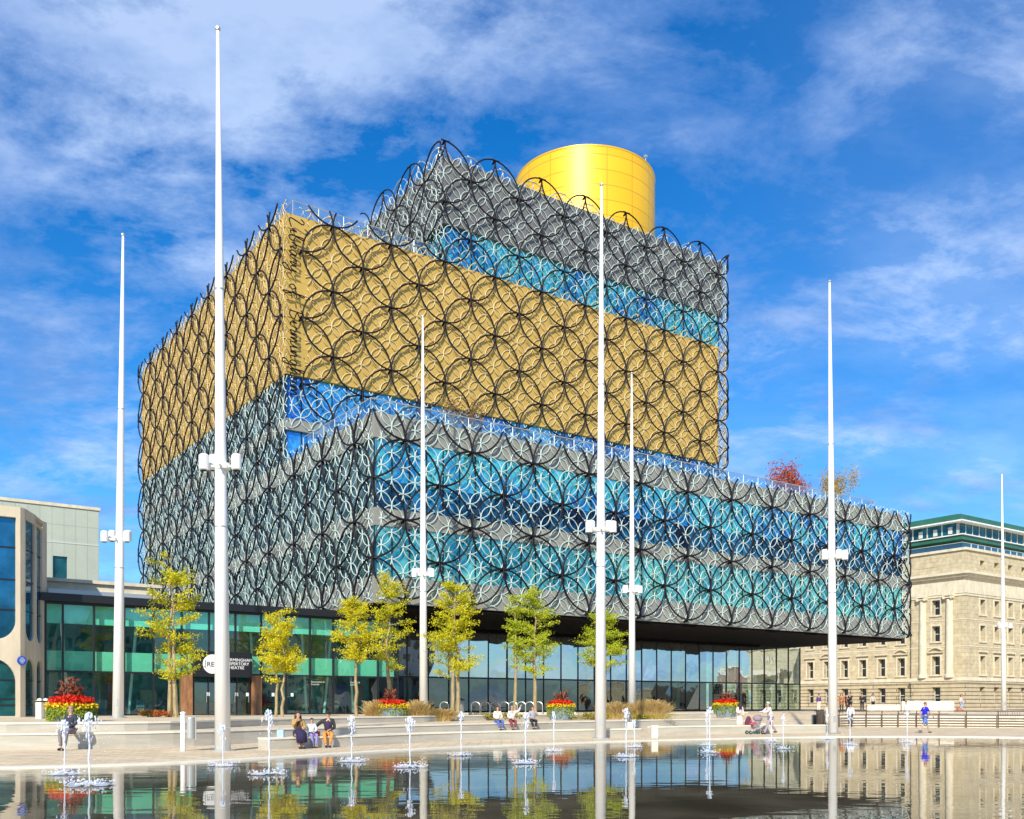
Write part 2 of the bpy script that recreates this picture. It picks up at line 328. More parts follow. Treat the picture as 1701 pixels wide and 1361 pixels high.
wt = MB(); near = [Vector((p.x * .6, -12, 0)) for p in EDGE]; MID = [EDGE[i] - nrm[i] * 9 for i in range(NP)]
MID = [Vector((p_.x, max(p_.y, -8), 0)) for p_ in MID]
strip(MID, -.01, EDGE, -.01, wt); nv = wt.n; strip(near, -.01, MID, -.01, wt); wo = wt.build('water', wm); tag(wo, kind='structure')
ea = wo.data.attributes.new('edge', 'FLOAT', 'POINT')
for i_ in range(nv): ea.data[i_].value = 1.0 if i_ % 4 in (2, 3) else 0.0
cp = MB(); strip(EDGE, -.07, EDGE, .03, cp); strip(EDGE, .03, E2, .035, cp); tag(cp.build('pool_coping', m_nose), kind='structure')
pv = MB(); strip(E2, .03, AL, .03, pv); tag(pv.build('lower_pavement', m_pave), kind='structure')
zA = [.03 + (Z1 - .03) * rise(i) for i in range(NP)]; zBb = [lerp(Z2, Z1, rise(i)) for i in range(NP)]
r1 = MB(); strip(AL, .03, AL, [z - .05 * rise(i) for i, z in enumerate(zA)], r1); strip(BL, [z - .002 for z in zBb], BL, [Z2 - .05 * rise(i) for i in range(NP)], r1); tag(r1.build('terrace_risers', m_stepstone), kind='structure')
def off(A, d): 
    o = []
    for i in range(len(A)):
        q = (A[min(i + 1, len(A) - 1)] - A[max(i - 1, 0)]).normalized(); o.append(A[i] + Vector((-q.y, q.x, 0)) * d)
    return o
t1 = MB(); strip(off(AL, .3), zA, BL, zBb, t1); tag(t1.build('lower_terrace', m_pave2), kind='structure')
FAR = [Vector((p.x * 4 + 10, 420, 0)) for p in BL]
t2 = MB(); strip(off(BL, .3), Z2, FAR, Z2, t2); tag(t2.build('upper_terrace', m_pave2), kind='structure')
ns = MB()
for A, zt, zb in ((AL, zA, None), (BL, [Z2] * NP, None)):
    o_ = off(A, -.03); i_ = off(A, .302); k = [i for i in range(NP) if rise(i) > .02]; k1 = max(k)
    zz = [z + .004 for z in zt]; lo = [z - .07 for z in zt]
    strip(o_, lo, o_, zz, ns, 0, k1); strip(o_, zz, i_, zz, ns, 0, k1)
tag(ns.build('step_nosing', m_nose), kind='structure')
# low stone benches standing on the pavement
def bench(label, pts, depth, h, z=.03, name='stone_bench'):
    P = inter([(x, y, 0) for x, y in pts], 6); o_ = off(P, 0); i_ = off(P, depth)
    c = P[0]; th = thing(name, label, 'bench', (c.x, c.y, z), 0, 'low stone benches by the pool')
    sh = lambda A: [p - c for p in A]
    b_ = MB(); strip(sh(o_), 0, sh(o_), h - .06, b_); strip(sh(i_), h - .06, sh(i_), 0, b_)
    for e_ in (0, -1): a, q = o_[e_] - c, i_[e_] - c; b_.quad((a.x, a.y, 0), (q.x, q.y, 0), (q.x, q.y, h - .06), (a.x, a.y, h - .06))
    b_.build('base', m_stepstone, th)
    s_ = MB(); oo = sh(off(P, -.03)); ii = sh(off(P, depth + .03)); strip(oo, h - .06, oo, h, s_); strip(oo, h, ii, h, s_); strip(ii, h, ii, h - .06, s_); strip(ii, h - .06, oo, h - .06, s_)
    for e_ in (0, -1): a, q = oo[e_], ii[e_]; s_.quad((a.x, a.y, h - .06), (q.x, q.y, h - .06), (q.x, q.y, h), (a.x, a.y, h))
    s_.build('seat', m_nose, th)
    return th
bench('long pale stone bench by the pool where the woman, child and man sit', [(-8.55, 33.4), (-6.3, 36), (-3.7, 39.5), (.3, 43), (6.4, 47)], .7, .42)
bench('right-hand stone bench behind the pushchair, starting at a pale end block', [(7.6, 49.5), (12, 52), (18.6, 54.2)], .8, .45)

# ------------------------------------------------------------------ library
LIB = thing('library', 'huge library of stacked gold and grey blocks wrapped in interlocking metal rings', 'library', (C1.x, C1.y, 0), ROT)
def bx(name, m, *a, parent=LIB, label=None):
    q = MB(); q.box(*a); return q.build(name, m, parent, label=label)
XE = 61.0; FI = .36          # facade inset behind the ring screens
# volumes
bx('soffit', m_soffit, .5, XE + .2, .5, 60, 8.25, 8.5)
bx('cladding_band', m_grey, FI, XE, FI, 60, 8.5, 10.3)
bx('cladding_band', m_grey, FI, XE, FI, 60, 13.7, 14.9)
bx('cladding_band', m_grey, FI, XE, FI, 60, 19.6, 21.3, label='pale grey parapet band of the lowest block')
bx('cladding_band', m_grey, FI, 50.7, 15.8 + FI, 62, 23.9, 24.8)
bx('cladding_band', m_gold, FI, 50.7, 15.8 + FI, 62, 28.4, 41.4, label='gold clad block in the middle of the stack')
bx('cladding_band', m_dgrey, 15.2, 51.4, 15.8 + FI, 33, 44.9, 50.9, label='dark grey top block')
# lowest block's storeys are set-back glass with a pane grid whose panes tip slightly, like real glazing
def glazing(x0, x1, y0, y1, z0, z1, m, w_=1.35, rows=2, sides='fl', ins=.12, seed=1):
    rnd = random.Random(seed); mb = MB(); fr = MB()
    segs = []
    if 'f' in sides: segs.append(((x0, y0 + ins), (1, 0), (0, -1), x1 - x0))
    if 'l' in sides: segs.append(((x0 + ins, y1), (0, -1), (-1, 0), y1 - y0))
    if 'r' in sides: segs.append(((x1 - ins, y0), (0, 1), (1, 0), y1 - y0))
    for p, u, n, L in segs:
        k = max(1, round(L / w_)); dw = L / k; dz = (z1 - z0) / rows
        for i in range(k):
            for j in range(rows):
                tx, tz = rnd.gauss(0, .007), rnd.gauss(0, .005); q = []
                for a, c in ((0, 0), (1, 0), (1, 1), (0, 1)):
                    o = (a - .5) * tx * dw + (c - .5) * tz * dz
                    q.append((p[0] + u[0] * (i + a) * dw + n[0] * o, p[1] + u[1] * (i + a) * dw + n[1] * o, z0 + (j + c) * dz))
                mb.quad(*q)
            a = i * dw; s_ = .03
            c0 = (p[0] + u[0] * (a - s_), p[1] + u[1] * (a - s_)); c1_ = (p[0] + u[0] * (a + s_) + n[0] * .08, p[1] + u[1] * (a + s_) + n[1] * .08)
            fr.box(min(c0[0], c1_[0]), max(c0[0], c1_[0]), min(c0[1], c1_[1]), max(c0[1], c1_[1]), z0 + .003, z1 - .003)
    g_ = mb.build('window_band', m, LIB); fr.build('mullions', m_frame, g_); return g_
bx('core', m_dark, 2, XE - 1, 2, 59, 8.6, 21.0)
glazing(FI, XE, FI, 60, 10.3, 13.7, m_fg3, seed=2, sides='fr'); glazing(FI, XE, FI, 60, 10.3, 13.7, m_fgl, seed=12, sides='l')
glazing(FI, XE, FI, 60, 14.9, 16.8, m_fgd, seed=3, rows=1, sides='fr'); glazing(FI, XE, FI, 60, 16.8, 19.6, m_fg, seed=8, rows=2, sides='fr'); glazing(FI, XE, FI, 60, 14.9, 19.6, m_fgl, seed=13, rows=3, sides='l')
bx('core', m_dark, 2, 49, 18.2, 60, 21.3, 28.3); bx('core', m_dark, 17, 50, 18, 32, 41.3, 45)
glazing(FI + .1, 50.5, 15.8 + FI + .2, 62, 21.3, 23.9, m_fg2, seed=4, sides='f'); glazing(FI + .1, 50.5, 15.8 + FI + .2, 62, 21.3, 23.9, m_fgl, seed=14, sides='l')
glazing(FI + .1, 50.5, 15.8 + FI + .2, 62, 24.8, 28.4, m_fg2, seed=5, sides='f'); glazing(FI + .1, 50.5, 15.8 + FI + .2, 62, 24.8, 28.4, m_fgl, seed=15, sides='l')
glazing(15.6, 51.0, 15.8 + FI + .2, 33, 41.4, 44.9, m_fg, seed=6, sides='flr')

# the ring screens -------------------------------------------------
def path_xy(u, W, y0, r=1.3, x0=0.0):
    """unrolled coordinate u -> plan position and outward normal, round a left corner at u=0 and a right corner at u=W"""
    def corner(tau, A, C, B):
        p = ((1 - tau) ** 2 * A[0] + 2 * tau * (1 - tau) * C[0] + tau ** 2 * B[0], (1 - tau) ** 2 * A[1] + 2 * tau * (1 - tau) * C[1] + tau ** 2 * B[1])
        d = (2 * (1 - tau) * (C[0] - A[0]) + 2 * tau * (B[0] - C[0]), 2 * (1 - tau) * (C[1] - A[1]) + 2 * tau * (B[1] - C[1])); l = math.hypot(*d)
        return p, (d[1] / l, -d[0] / l)
    if u < -r: return (x0, y0 - u), (-1, 0)
    if u < r: return corner((u + r) / (2 * r), (x0, y0 + r), (x0, y0), (x0 + r, y0))
    if u < W - r: return (x0 + u, y0), (0, -1)
    if u < W + r: return corner((u - W + r) / (2 * r), (x0 + W - r, y0), (x0 + W, y0), (x0 + W, y0 + r))
    return (x0 + W, y0 + u - W), (1, 0)
def rings(name, m, D, tube_r, u0, z0, umin, umax, zmin, zmax, keep, W, y0, depth=0, k=5, seg=40, hubs=False, x0=0.0, jit=0, parent=LIB, label=None):
    """interlocking circles of diameter D; nodes at (u0 + iD/2, z0 + jD/2), i+j even; centres at i+j odd"""
    V = []; Fc = []; n0 = 0; rnd = random.Random(5)
    i0, i1 = math.floor((umin - u0) / (D / 2)) - 1, math.ceil((umax - u0) / (D / 2)) + 1
    j0, j1 = math.floor((zmin - z0) / (D / 2)) - 1, math.ceil((zmax - z0) / (D / 2)) + 1
    ang = [2 * math.pi * a / seg for a in range(seg)]
    def emit(run, closed):
        nonlocal n0
        n = len(run); ps = np.array([r_[0] for r_ in run]); ns_ = np.array([r_[1] for r_ in run])
        if closed: tg = np.roll(ps, -1, 0) - np.roll(ps, 1, 0)
        else: tg = np.gradient(ps, axis=0)
        tg /= np.linalg.norm(tg, axis=1)[:, None]; bn = np.cross(tg, ns_); bn /= np.linalg.norm(bn, axis=1)[:, None]
        vs = np.concatenate([(ps + tube_r * (math.cos(2 * math.pi * q / k) * ns_ + math.sin(2 * math.pi * q / k) * bn))[:, None, :] for q in range(k)], 1).reshape(-1, 3)
        V.append(vs)
        for a in range(n if closed else n - 1):
            b_ = (a + 1) % n
            for q in range(k): Fc.append((n0 + a * k + q, n0 + a * k + (q + 1) % k, n0 + b_ * k + (q + 1) % k, n0 + b_ * k + q))
        if not closed: Fc.append(tuple(n0 + q for q in range(k))[::-1]); Fc.append(tuple(n0 + (n - 1) * k + q for q in range(k)))
        n0 += n * k
    def P3(u, z, dd):
        (x, y), nn_ = path_xy(u, W, y0, x0=x0); return (x - nn_[0] * dd, y - nn_[1] * dd, z), (nn_[0], nn_[1], 0)
    for i in range(i0, i1 + 1):
        for j in range(j0, j1 + 1):
            cu, cz = u0 + i * D / 2, z0 + j * D / 2
            if (i + j) % 2:
                dd = depth + (tube_r * .5 if i % 2 else -tube_r * .5)
                pts = [(cu + D / 2 * math.cos(a), cz + D / 2 * math.sin(a)) for a in ang]
                ok = [umin - 1e-6 <= u <= umax + 1e-6 and zmin - 1e-6 <= z <= zmax + 1e-6 and keep(u, z) for u, z in pts]
                if all(ok): emit([P3(u, z, dd) for u, z in pts], True)
                elif any(ok):
                    s0 = ok.index(False); run = []
                    for q in range(seg + 1):
                        a = (s0 + q) % seg
                        if ok[a]: run.append(P3(*pts[a], dd))
                        else:
                            if len(run) > 1: emit(run, False)
                            run = []
            elif hubs and umin < cu < umax and zmin < cz < zmax and keep(cu, cz):
                a, b_ = P3(cu, cz, depth + .1), P3(cu - .12, cz - .2, depth + .34)
                pa, pb = np.array(a[0]), np.array(b_[0]); mid = (pa + pb) / 2
                ns_ = np.array(a[1]); up = np.array([0, 0, 1.]); sd_ = np.cross(ns_, up)
                for (c, r_) in ((pa, .16), (mid, .11), (pb, .07)):
                    V.append(np.array([c + r_ * (math.cos(2 * math.pi * q / 6) * sd_ + math.sin(2 * math.pi * q / 6) * up) for q in range(6)]))
                for a_ in range(2):
                    for q in range(6): Fc.append((n0 + a_ * 6 + q, n0 + a_ * 6 + (q + 1) % 6, n0 + (a_ + 1) * 6 + (q + 1) % 6, n0 + (a_ + 1) * 6 + q))
                Fc.append(tuple(n0 + q for q in range(6))); n0 += 18
    VV = np.concatenate(V); me = bpy.data.meshes.new(name); me.from_pydata(VV.tolist(), [], Fc); me.update()
    me.polygons.foreach_set('use_smooth', [True] * len(me.polygons)); me.materials.append(m)
    o = bpy.data.objects.new(name, me); COL.objects.link(o); o.parent = parent
    if label: o['label'] = label
    return o
D = 5.4; ZN = 8.8
WL, WG = 62.9, 52.6
topL = 21.6; topG = 42.6; topU = ZN + 8 * D - .6 + .25
# left face + lowest block front
def keepA(u, z):
    if u > -15.8 - .4: return z < topL
    return True
rings('ring_screen', m_black, D, .072, 2.5, ZN, -62.5, WL + 14, ZN - .05, topG, keepA, WL, 0, hubs=True, label='black rings round the lowest block and the left side')
rings('ring_screen', m_black, D, .072, 1.63 + 2.7, ZN + 6 * D, 1.6, WG + 16, ZN + 3 * D - .05, ZN + 8 * D + .1, lambda u, z: z < topG or u > 14.3, WG, 15.8, hubs=True, label='black rings over the gold block and top block')
rings('ring_screen', m_black, D, .07, 0, ZN + 8 * D, -16, .3, 41.6, ZN + 8 * D + .1, lambda u, z: True, 38, 15.8, x0=14.5, label='black rings round the left side of the top block')
# pale small rings behind
d = D / 3
rings('small_ring_screen', m_ring, d, .038, 2.5, ZN, -62, WL + 12, 8.6, 28.4, lambda u, z: (z < 21.9) if u > -15.6 else True, WL, 0, depth=.28, k=4, seg=20, label='small pale rings round the lowest block and the left side')
m_ringg = mat('champagne_metal_ring', (.64, .52, .27), .42, var=.08, scale=.3)
rings('small_ring_screen', m_ringg, d, .036, 2.5, ZN, -62, -15.6, 28.4, 42.3, lambda u, z: True, WL, 0, depth=.28, k=4, seg=20, label='small champagne rings on the upper left side')
rings('small_ring_screen', m_ringg, d, .040, 1.63, ZN, 2.0, WG + 15, 28.3, 42.2, lambda u, z: True, WG, 15.8, depth=.28, k=4, seg=20, label='small champagne rings over the gold block')
rings('small_ring_screen', m_ring, d, .038, 1.63, ZN, .3, WG + 15, 24.0, 28.3, lambda u, z: True, WG, 15.8, depth=.28, k=4, seg=20, label='small pale rings below the gold block')
rings('small_ring_screen', m_ring, d, .038, 1.63, ZN, 14.6, WG + 15, 42.2, 51.2, lambda u, z: True, WG, 15.8, depth=.28, k=4, seg=20, label='small pale rings over the top block')
rings('small_ring_screen', m_ring, d, .038, 0, ZN, -16, 0, 42.0, 51.2, lambda u, z: True, 38, 15.8, x0=14.5, depth=.28, k=4, seg=20)
# thin ring parapets set back on the roofs
rings('parapet_rings', m_steel, 2.7, .035, 0, 43.2, 1.2, 16, 41.4, 43.3, lambda u, z: True, 60, 18.2, k=4, seg=24)
rings('parapet_rings', m_steel, 3.6, .05, 0, 52.6, -12, 37, 50.9, 52.7, lambda u, z: True, 37, 17.6, x0=15.4, k=4, seg=28)
# drum
dr = MB(); K = 96; rD = 7.68
cx, cy = 38.3, 24.4
m_ = bpy.data.materials.new('gold_drum'); m_.use_nodes = True; t = m_.node_tree; b = t.nodes['Principled BSDF']
b.inputs['Metallic'].default_value = .12; b.inputs['Roughness'].default_value = .42
uvn = t.nodes.new('ShaderNodeUVMap'); br = t.nodes.new('ShaderNodeTexBrick'); t.links.new(uvn.outputs[0], br.inputs[0]); br.offset = 0
br.inputs['Color1'].default_value = (.90, .52, .012, 1); br.inputs['Color2'].default_value = (.82, .47, .01, 1); br.inputs['Mortar'].default_value = (.45, .25, .01, 1)
br.inputs['Scale'].default_value = 1; br.inputs['Brick Width'].default_value = 3.02; br.inputs['Row Height'].default_value = 1.55; br.inputs['Mortar Size'].default_value = .035
t.links.new(br.outputs[0], b.inputs['Base Color'])
vs = []; fs = []; uv = []
for z in (50.5, 59.1):
    for j in range(K + 1): a = 2 * math.pi * j / K; vs.append((cx + rD * math.cos(a), cy + rD * math.sin(a), z))
for j in range(K): fs.append((j, j + 1, K + 1 + j + 1, K + 1 + j))
me = bpy.data.meshes.new('roof_drum'); me.from_pydata(vs, [], fs); l = me.uv_layers.new(name='uv')
for p in me.polygons:
    for li in p.loop_indices: vi = me.loops[li].vertex_index; l.data[li].uv = ((vi % (K + 1)) * 2 * math.pi * rD / K, vs[vi][2] - 50.5)
me.polygons.foreach_set('use_smooth', [True] * K); me.materials.append(m_); o = bpy.data.objects.new('roof_drum', me); COL.objects.link(o); o.parent = LIB; o['label'] = 'golden yellow drum on the roof'
cpm = MB(); cpm.lathe([(7.3, 58.4), (7.72, 59.05), (7.72, 59.2), (7.5, 59.22)], (cx, cy, 0), 96); cpm.build('drum_rim', mat('gold_rim', (.8, .46, .02), .4, metal=.3), o)
for a, h in ((-1.2, .7), (-.5, .5), (-.1, .45)):
    x, y = cx + 7.4 * math.cos(a), cy + 7.4 * math.sin(a); an = MB(); an.tube([(x, y, 59.2), (x, y, 59.2 + h)], .05, 6); an.box(x - .15, x + .15, y - .12, y + .12, 59.2 + h, 59.45 + h); an.build('roof_beacon', m_steel, o)
# roof railings (glass with thin rail)
def railing(pts, z, h, name='roof_railing'):
    gl = MB(); rl = MB()
    for a, b_ in zip(pts[:-1], pts[1:]):
        gl.quad((a[0], a[1], z), (b_[0], b_[1], z), (b_[0], b_[1], z + h - .03), (a[0], a[1], z + h - .03))
        rl.tube([(a[0], a[1], z + h), (b_[0], b_[1], z + h)], .04, 5)
        L = math.dist(a, b_); k = max(1, int(L / 2))
        for i in range(k + 1):
            t_ = i / k; x, y = lerp(a[0], b_[0], t_), lerp(a[1], b_[1], t_); rl.tube([(x, y, z), (x, y, z + h)], .03, 4)
    q = gl.build(name, m_rail, LIB); rl.build('rail', m_steel, q)
railing([(1.4, 60), (1.4, 17.2), (15, 17.2)], 41.4, 1.7)
railing([(1.4, 15), (1.4, 3), (60, 3), (60, 20)], 21.3, 1.8)
# lettering down the corner of the gold block: hand-drawn pen strokes
GLY = {
 'L': (1.25, [[(.1, 1.6), (.35, 2.05), (.6, 1.8), (.4, 1.0), (.25, .1), (.6, .0), (1.1, .25)]]),
 'i': (.55, [[(0, .3), (.22, 1.0), (.2, .15), (.5, .2)], [(.25, 1.45), (.28, 1.52)]]),
 'b': (.8, [[(0, .3), (.35, 1.9), (.15, 1.9), (.12, .1), (.45, .0), (.6, .5), (.3, .75)], [(.55, .6), (.8, .6)]]),
 'r': (.65, [[(0, .3), (.2, 1.05), (.25, .85), (.5, .9), (.42, .1), (.65, .25)]]),
 'a': (.85, [[(.65, .85), (.3, .95), (.1, .4), (.35, .0), (.62, .9), (.6, .1), (.85, .25)]]),
 'y': (.85, [[(0, .3), (.12, .95), (.2, .2), (.5, .3), (.65, .95), (.55, -.6), (.15, -1.0), (.1, -.5), (.85, .3)]]),
 'o': (.75, [[(.4, .9), (.1, .5), (.3, .0), (.6, .4), (.4, .9), (.75, .75)]]),
 'f': (.75, [[(0, .3), (.45, 1.8), (.3, 2.0), (.2, .5), (.15, -.9), (.35, -.6), (.3, .2), (.75, .35)], [(-.05, .9), (.6, 1.0)]]),
 ' ': (1.0, []),
 'B': (1.15, [[(.2, 0), (.3, 1.8)], [(0, 1.6), (.5, 2.0), (.95, 1.6), (.35, 1.05), (1.0, .6), (.6, .0), (.1, .15)]]),
 'm': (1.2, [[(0, .1), (.15, 1.0), (.15, .1), (.35, .95), (.5, .8), (.5, .1), (.75, .95), (.9, .75), (.9, .1), (1.2, .25)]]),
 'n': (.85, [[(0, .1), (.15, 1.0), (.15, .1), (.4, .95), (.55, .8), (.55, .1), (.85, .25)]]),
 'g': (.85, [[(.6, .85), (.25, .95), (.1, .4), (.35, .05), (.6, .9), (.5, -.8), (.15, -1.0), (.1, -.55), (.85, .3)]]),
 'h': (.85, [[(0, .3), (.35, 1.9), (.15, 1.9), (.12, .1), (.4, .95), (.58, .75), (.55, .1), (.85, .25)]]),
}
def script(s_, total):
    W_ = sum(GLY[c][0] for c in s_); k = total / W_; x = 0; mb = MB()
    for c in s_:
        a, st = GLY[c]
        for q in st:
            P = inter([(px_ + x, py_, 0) for px_, py_ in q], 5) if len(q) > 1 else q
            mb.tube([(.5 + p.y * .6, 15.8 - .14, 41.0 - p.x * k) for p in P], .052, 5)
        x += a
    return mb
script('Library of Birmingham', 14.6).build('lettering', m_black, LIB, label='handwritten name running down the corner')
# ground floor under the overhang: floor-to-ceiling glass with a lobby behind
GY = 14.0; gx0, gx1 = 2.0, 62.0; zt = 4.0
bx('lobby_core', m_dark, 8, 56, GY + 9, 40, Z2, 8.25)
bx('lobby_floor', mat('lobby_floor', (.25, .23, .2), .4), gx0, gx1, GY + .1, GY + 9, Z2, Z2 + .03)
fr = MB(); n = 29; dw = (gx1 - gx0) / n
for i in range(n + 1):
    x = gx0 + i * dw; fr.box(x - .045, x + .045, GY - .06, GY + .12, Z2, 8.25)
fr.box(gx0, gx1, GY - .05, GY + .1, zt - .07, zt + .07); fr.box(gx0, gx1, GY - .055, GY + .1, Z2, Z2 + .12)
fr.build('glazing_frame', m_frame, LIB)
rnd = random.Random(9)
for i in range(n):
    for (a, b_, m) in ((Z2 + .1, zt - .05, m_glass3), (zt + .05, 8.25, m_glass2)):
        q = MB(); j = [rnd.gauss(0, .012) for _ in range(4)]; x = gx0 + i * dw
        q.quad((x + .04, GY + j[0], a), (x + dw - .04, GY + j[1], a), (x + dw - .04, GY + j[2], b_), (x + .04, GY + j[3], b_)); q.build('glass_pane', m, LIB)
for x in (12, 22, 33, 45, 55):
    q = MB(); q.tube([(x, GY + 3, Z2), (x, GY + 3, 8.25)], .35, 16); q.build('column', m_white, LIB)
ct = MB()
for i in range(9): x = gx0 + 4 + i * 6.3; ct.box(x, x + rnd.uniform(1.5, 3.5), GY + 5, GY + 5.6, Z2, Z2 + rnd.uniform(.9, 2.4))
ct.build('lobby_furniture', mat('lobby_furniture', (.22, .10, .06), .5, var=.6, scale=.3), LIB)
# directory sign inside the doors at the right
o = MB(); o.box(47.6, 49.6, GY + .5, GY + .7, Z2 + .1, 3.9); sg = o.build('directory_board', m_frame, LIB)
o = MB()
for i in range(7): o.box(47.8, 49.2 - .2 * (i % 3), GY + .46, GY + .49, 3.6 - i * .34, 3.78 - i * .34)
o.build('directory_lines', m_sash, sg)
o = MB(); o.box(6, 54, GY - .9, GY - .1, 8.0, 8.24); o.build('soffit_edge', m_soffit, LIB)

# ------------------------------------------------------------------ theatre glass block
def cloth_(c): return mat('panel_%02d%02d%02d' % tuple(int(v * 99) for v in c), c, .6, var=.25, scale=2)
T0 = Vector((-26.6, 54.0))
TH = thing('theatre', 'low glass fronted theatre foyer with black roof edge beside the library', 'theatre', (T0.x, T0.y, 0), ROT)
def tb(name, m, *a, parent=TH, label=None): return bx(name, m, *a, parent=parent, label=label)
LT = 22.6; sp = 1.68
tb('roof', m_frame, -.3, LT + .3, -.35, 30, 7.55, 8.0); tb('back_wall', mat('foyer_wall', (.06, .32, .34), .6, var=.6, scale=.35), 0, LT, 4.5, 4.8, Z2, 7.55)
tb('floor', MATS['lobby_floor'], 0, LT, .1, 7, Z2, Z2 + .03)
m_span = mat('green_spandrel', (.36, .72, .52), .5, var=.08, scale=.4)
m_span2 = mat('pale_balcony', (.35, .85, .70), .5, var=.15, scale=.5)
tb('spandrel', m_span, .1, LT - .1, .35, .6, 3.6, 4.75); tb('upper_floor', MATS['lobby_floor'], .1, LT - .1, .61, 4.5, 3.6, 3.8)
tb('ceiling_band', m_span2, .1, LT - .1, .5, .7, 6.35, 7.54)
tb('end_wall', m_frame, LT - .02, LT + .05, .1, 7, Z2, 7.55)
fr = MB(); xs = [0, .9]
while xs[-1] + sp < LT: xs.append(xs[-1] + sp)
xs.append(LT)
for x in xs: fr.box(x - .05, x + .05, -.07, .12, Z2, 7.55)
fr.box(0, LT, -.05, .1, 3.5, 3.6); fr.box(0, LT, -.055, .1, Z2, Z2 + .1); fr.box(0, LT, -.055, .1, 7.4, 7.549)
fr.build('glazing_frame', m_frame, TH)
rnd = random.Random(4)
for a, b_ in zip(xs[:-1], xs[1:]):
    for z0_, z1_ in ((Z2 + .08, 3.5), (3.6, 7.42)):
        if b_ > 8.2 and a < 11.9 and z0_ < 3: continue
        j = [rnd.gauss(0, .010) for _ in range(4)]; q = MB(); q.quad((a + .04, j[0], z0_), (b_ - .04, j[1], z0_), (b_ - .04, j[2], z1_), (a + .04, j[3], z1_)); q.build('glass_pane', m_glass, TH)
for i, x in enumerate((1.6, 5.0, 13.1, 14.9, 16.7, 18.0, 20.2)):
    q = MB(); q.tube([(x, 2.2, Z2), (x + (.5 if i % 2 else -.5), 2.0, 7.5)], .09, 8); q.build('raking_column', m_white, TH)
st_ = MB()
for i in range(16): st_.box(13.2 + i * .3, 13.55 + i * .3, 2.6, 3.8, Z2 + i * .17, Z2 + .06 + i * .17)
st_.box(13.2, 18.2, 3.85, 3.9, Z2, Z2 + .3); st_.build('staircase', m_span2, TH)
for x, wd, h_, c_ in ((1.2, 1.6, 1.5, (.05, .25, .3)), (4.2, .9, 2.1, (.5, .1, .08)), (6.2, 1.0, 1.2, (.5, .45, .3)), (19.3, 1.4, 1.8, (.05, .12, .4)), (14.0, .8, .7, (.6, .05, .12)), (21.0, .9, 1.6, (.4, .3, .15))):
    tb('display_panel', cloth_(c_), x, x + wd, 4.2, 4.45, Z2 + .4, Z2 + .4 + h_)
fu = MB()
for i in range(10):
    x = .8 + i * 2.2
    if 8 < x < 12: continue
    fu.box(x, x + 1.1, 3, 3.6, Z2 + .72, Z2 + .78); fu.box(x + .1, x + .16, 3.2, 3.3, Z2, Z2 + .72); fu.box(x + .9, x + .96, 3.2, 3.3, Z2, Z2 + .72); fu.box(x + .3, x + .8, 2.4, 2.9, Z2 + .4, Z2 + .5); fu.box(x + .3, x + .8, 2.35, 2.42, Z2 + .5, Z2 + .95)
fu.build('cafe_furniture', mat('cafe_furniture', (.4, .25, .2), .5, var=.8, scale=.7, col2=(.05, .2, .3)), TH)
# entrance with sign
m_brown = mat('weathered_bronze_panel', (.30, .14, .06), .5, var=.4, scale=2, stretch=(2, 2, .5))
tb('entrance_pier', m_brown, 7.55, 8.2, -.3, .3, Z2, 3.5); tb('entrance_pier', m_brown, 11.95, 12.6, -.3, .3, Z2, 3.5)
tb('sign_board', m_frame, 8.25, 11.85, -.6, .2, 3.35, 4.95)
df = MB()
for x in (8.3, 9.2, 10.1, 11.0, 11.8): df.box(x - .04, x + .04, -.2, -.1, Z2, 3.35)
df.box(8.3, 11.8, -.19, -.11, 3.0, 3.1); df.build('door_frame', m_frame, TH)
for x in (8.34, 9.24, 10.14, 11.04):
    q = MB(); q.box(x, x + .82, -.16, -.14, Z2 + .03, 3.0); dd_ = q.build('door', m_glass3, TH); q = MB(); q.tube([(x + .72, -.24, Z2 + .8), (x + .72, -.24, Z2 + 1.4)], .02, 6); q.build('handle', m_steel, dd_)
nt_ = MB()
for x in (9.1, 10.9, 11.6, 3.8, 13.3, 14.6): nt_.box(x, x + .18, -.2, -.18, Z2 + 1.2, Z2 + 1.42)
nt_.build('door_notices', m_white, TH)
q = MB(); k = 40; q.add([(9.32 + .60 * math.cos(2 * math.pi * i / k), -.62 - (.03 if e_ else 0), 4.15 + .60 * math.sin(2 * math.pi * i / k)) for e_ in (0, 1) for i in range(k)], [tuple(range(k, 2 * k))] + [(i, (i + 1) % k, k + (i + 1) % k, k + i) for i in range(k)])
q.build('sign_disc', mat('sign_white', (.82, .82, .8), .5), TH)
def put_text(body, size, x, z, y, m, name, parent=TH, sp_=1.0):
    t_ = text_mb(body, size, .006, spacing=sp_); t_.v = [(x + a, y - c, z + b2) for a, b2, c in t_.v]; return t_.build(name, m, parent)
put_text('REP', .42, 8.95, 4.0, -.665, m_frame, 'sign_lettering')
put_text('BIRMINGHAM\nREPERTORY\nTHEATRE', .27, 10.2, 4.35, -.62, MATS['sign_white'], 'sign_lettering', sp_=.9)
q = MB(); q.box(8.87, 8.90, -.66, -.655, 3.9, 4.4); q.build('sign_bar', m_frame, TH)
put_text('Reservations &\nEnquiries', .16, 16.05, 3.1, -.1, m_sash, 'window_lettering'); put_text('Meetings &\nEvents', .16, 18.9, 3.1, -.1, m_sash, 'window_lettering')
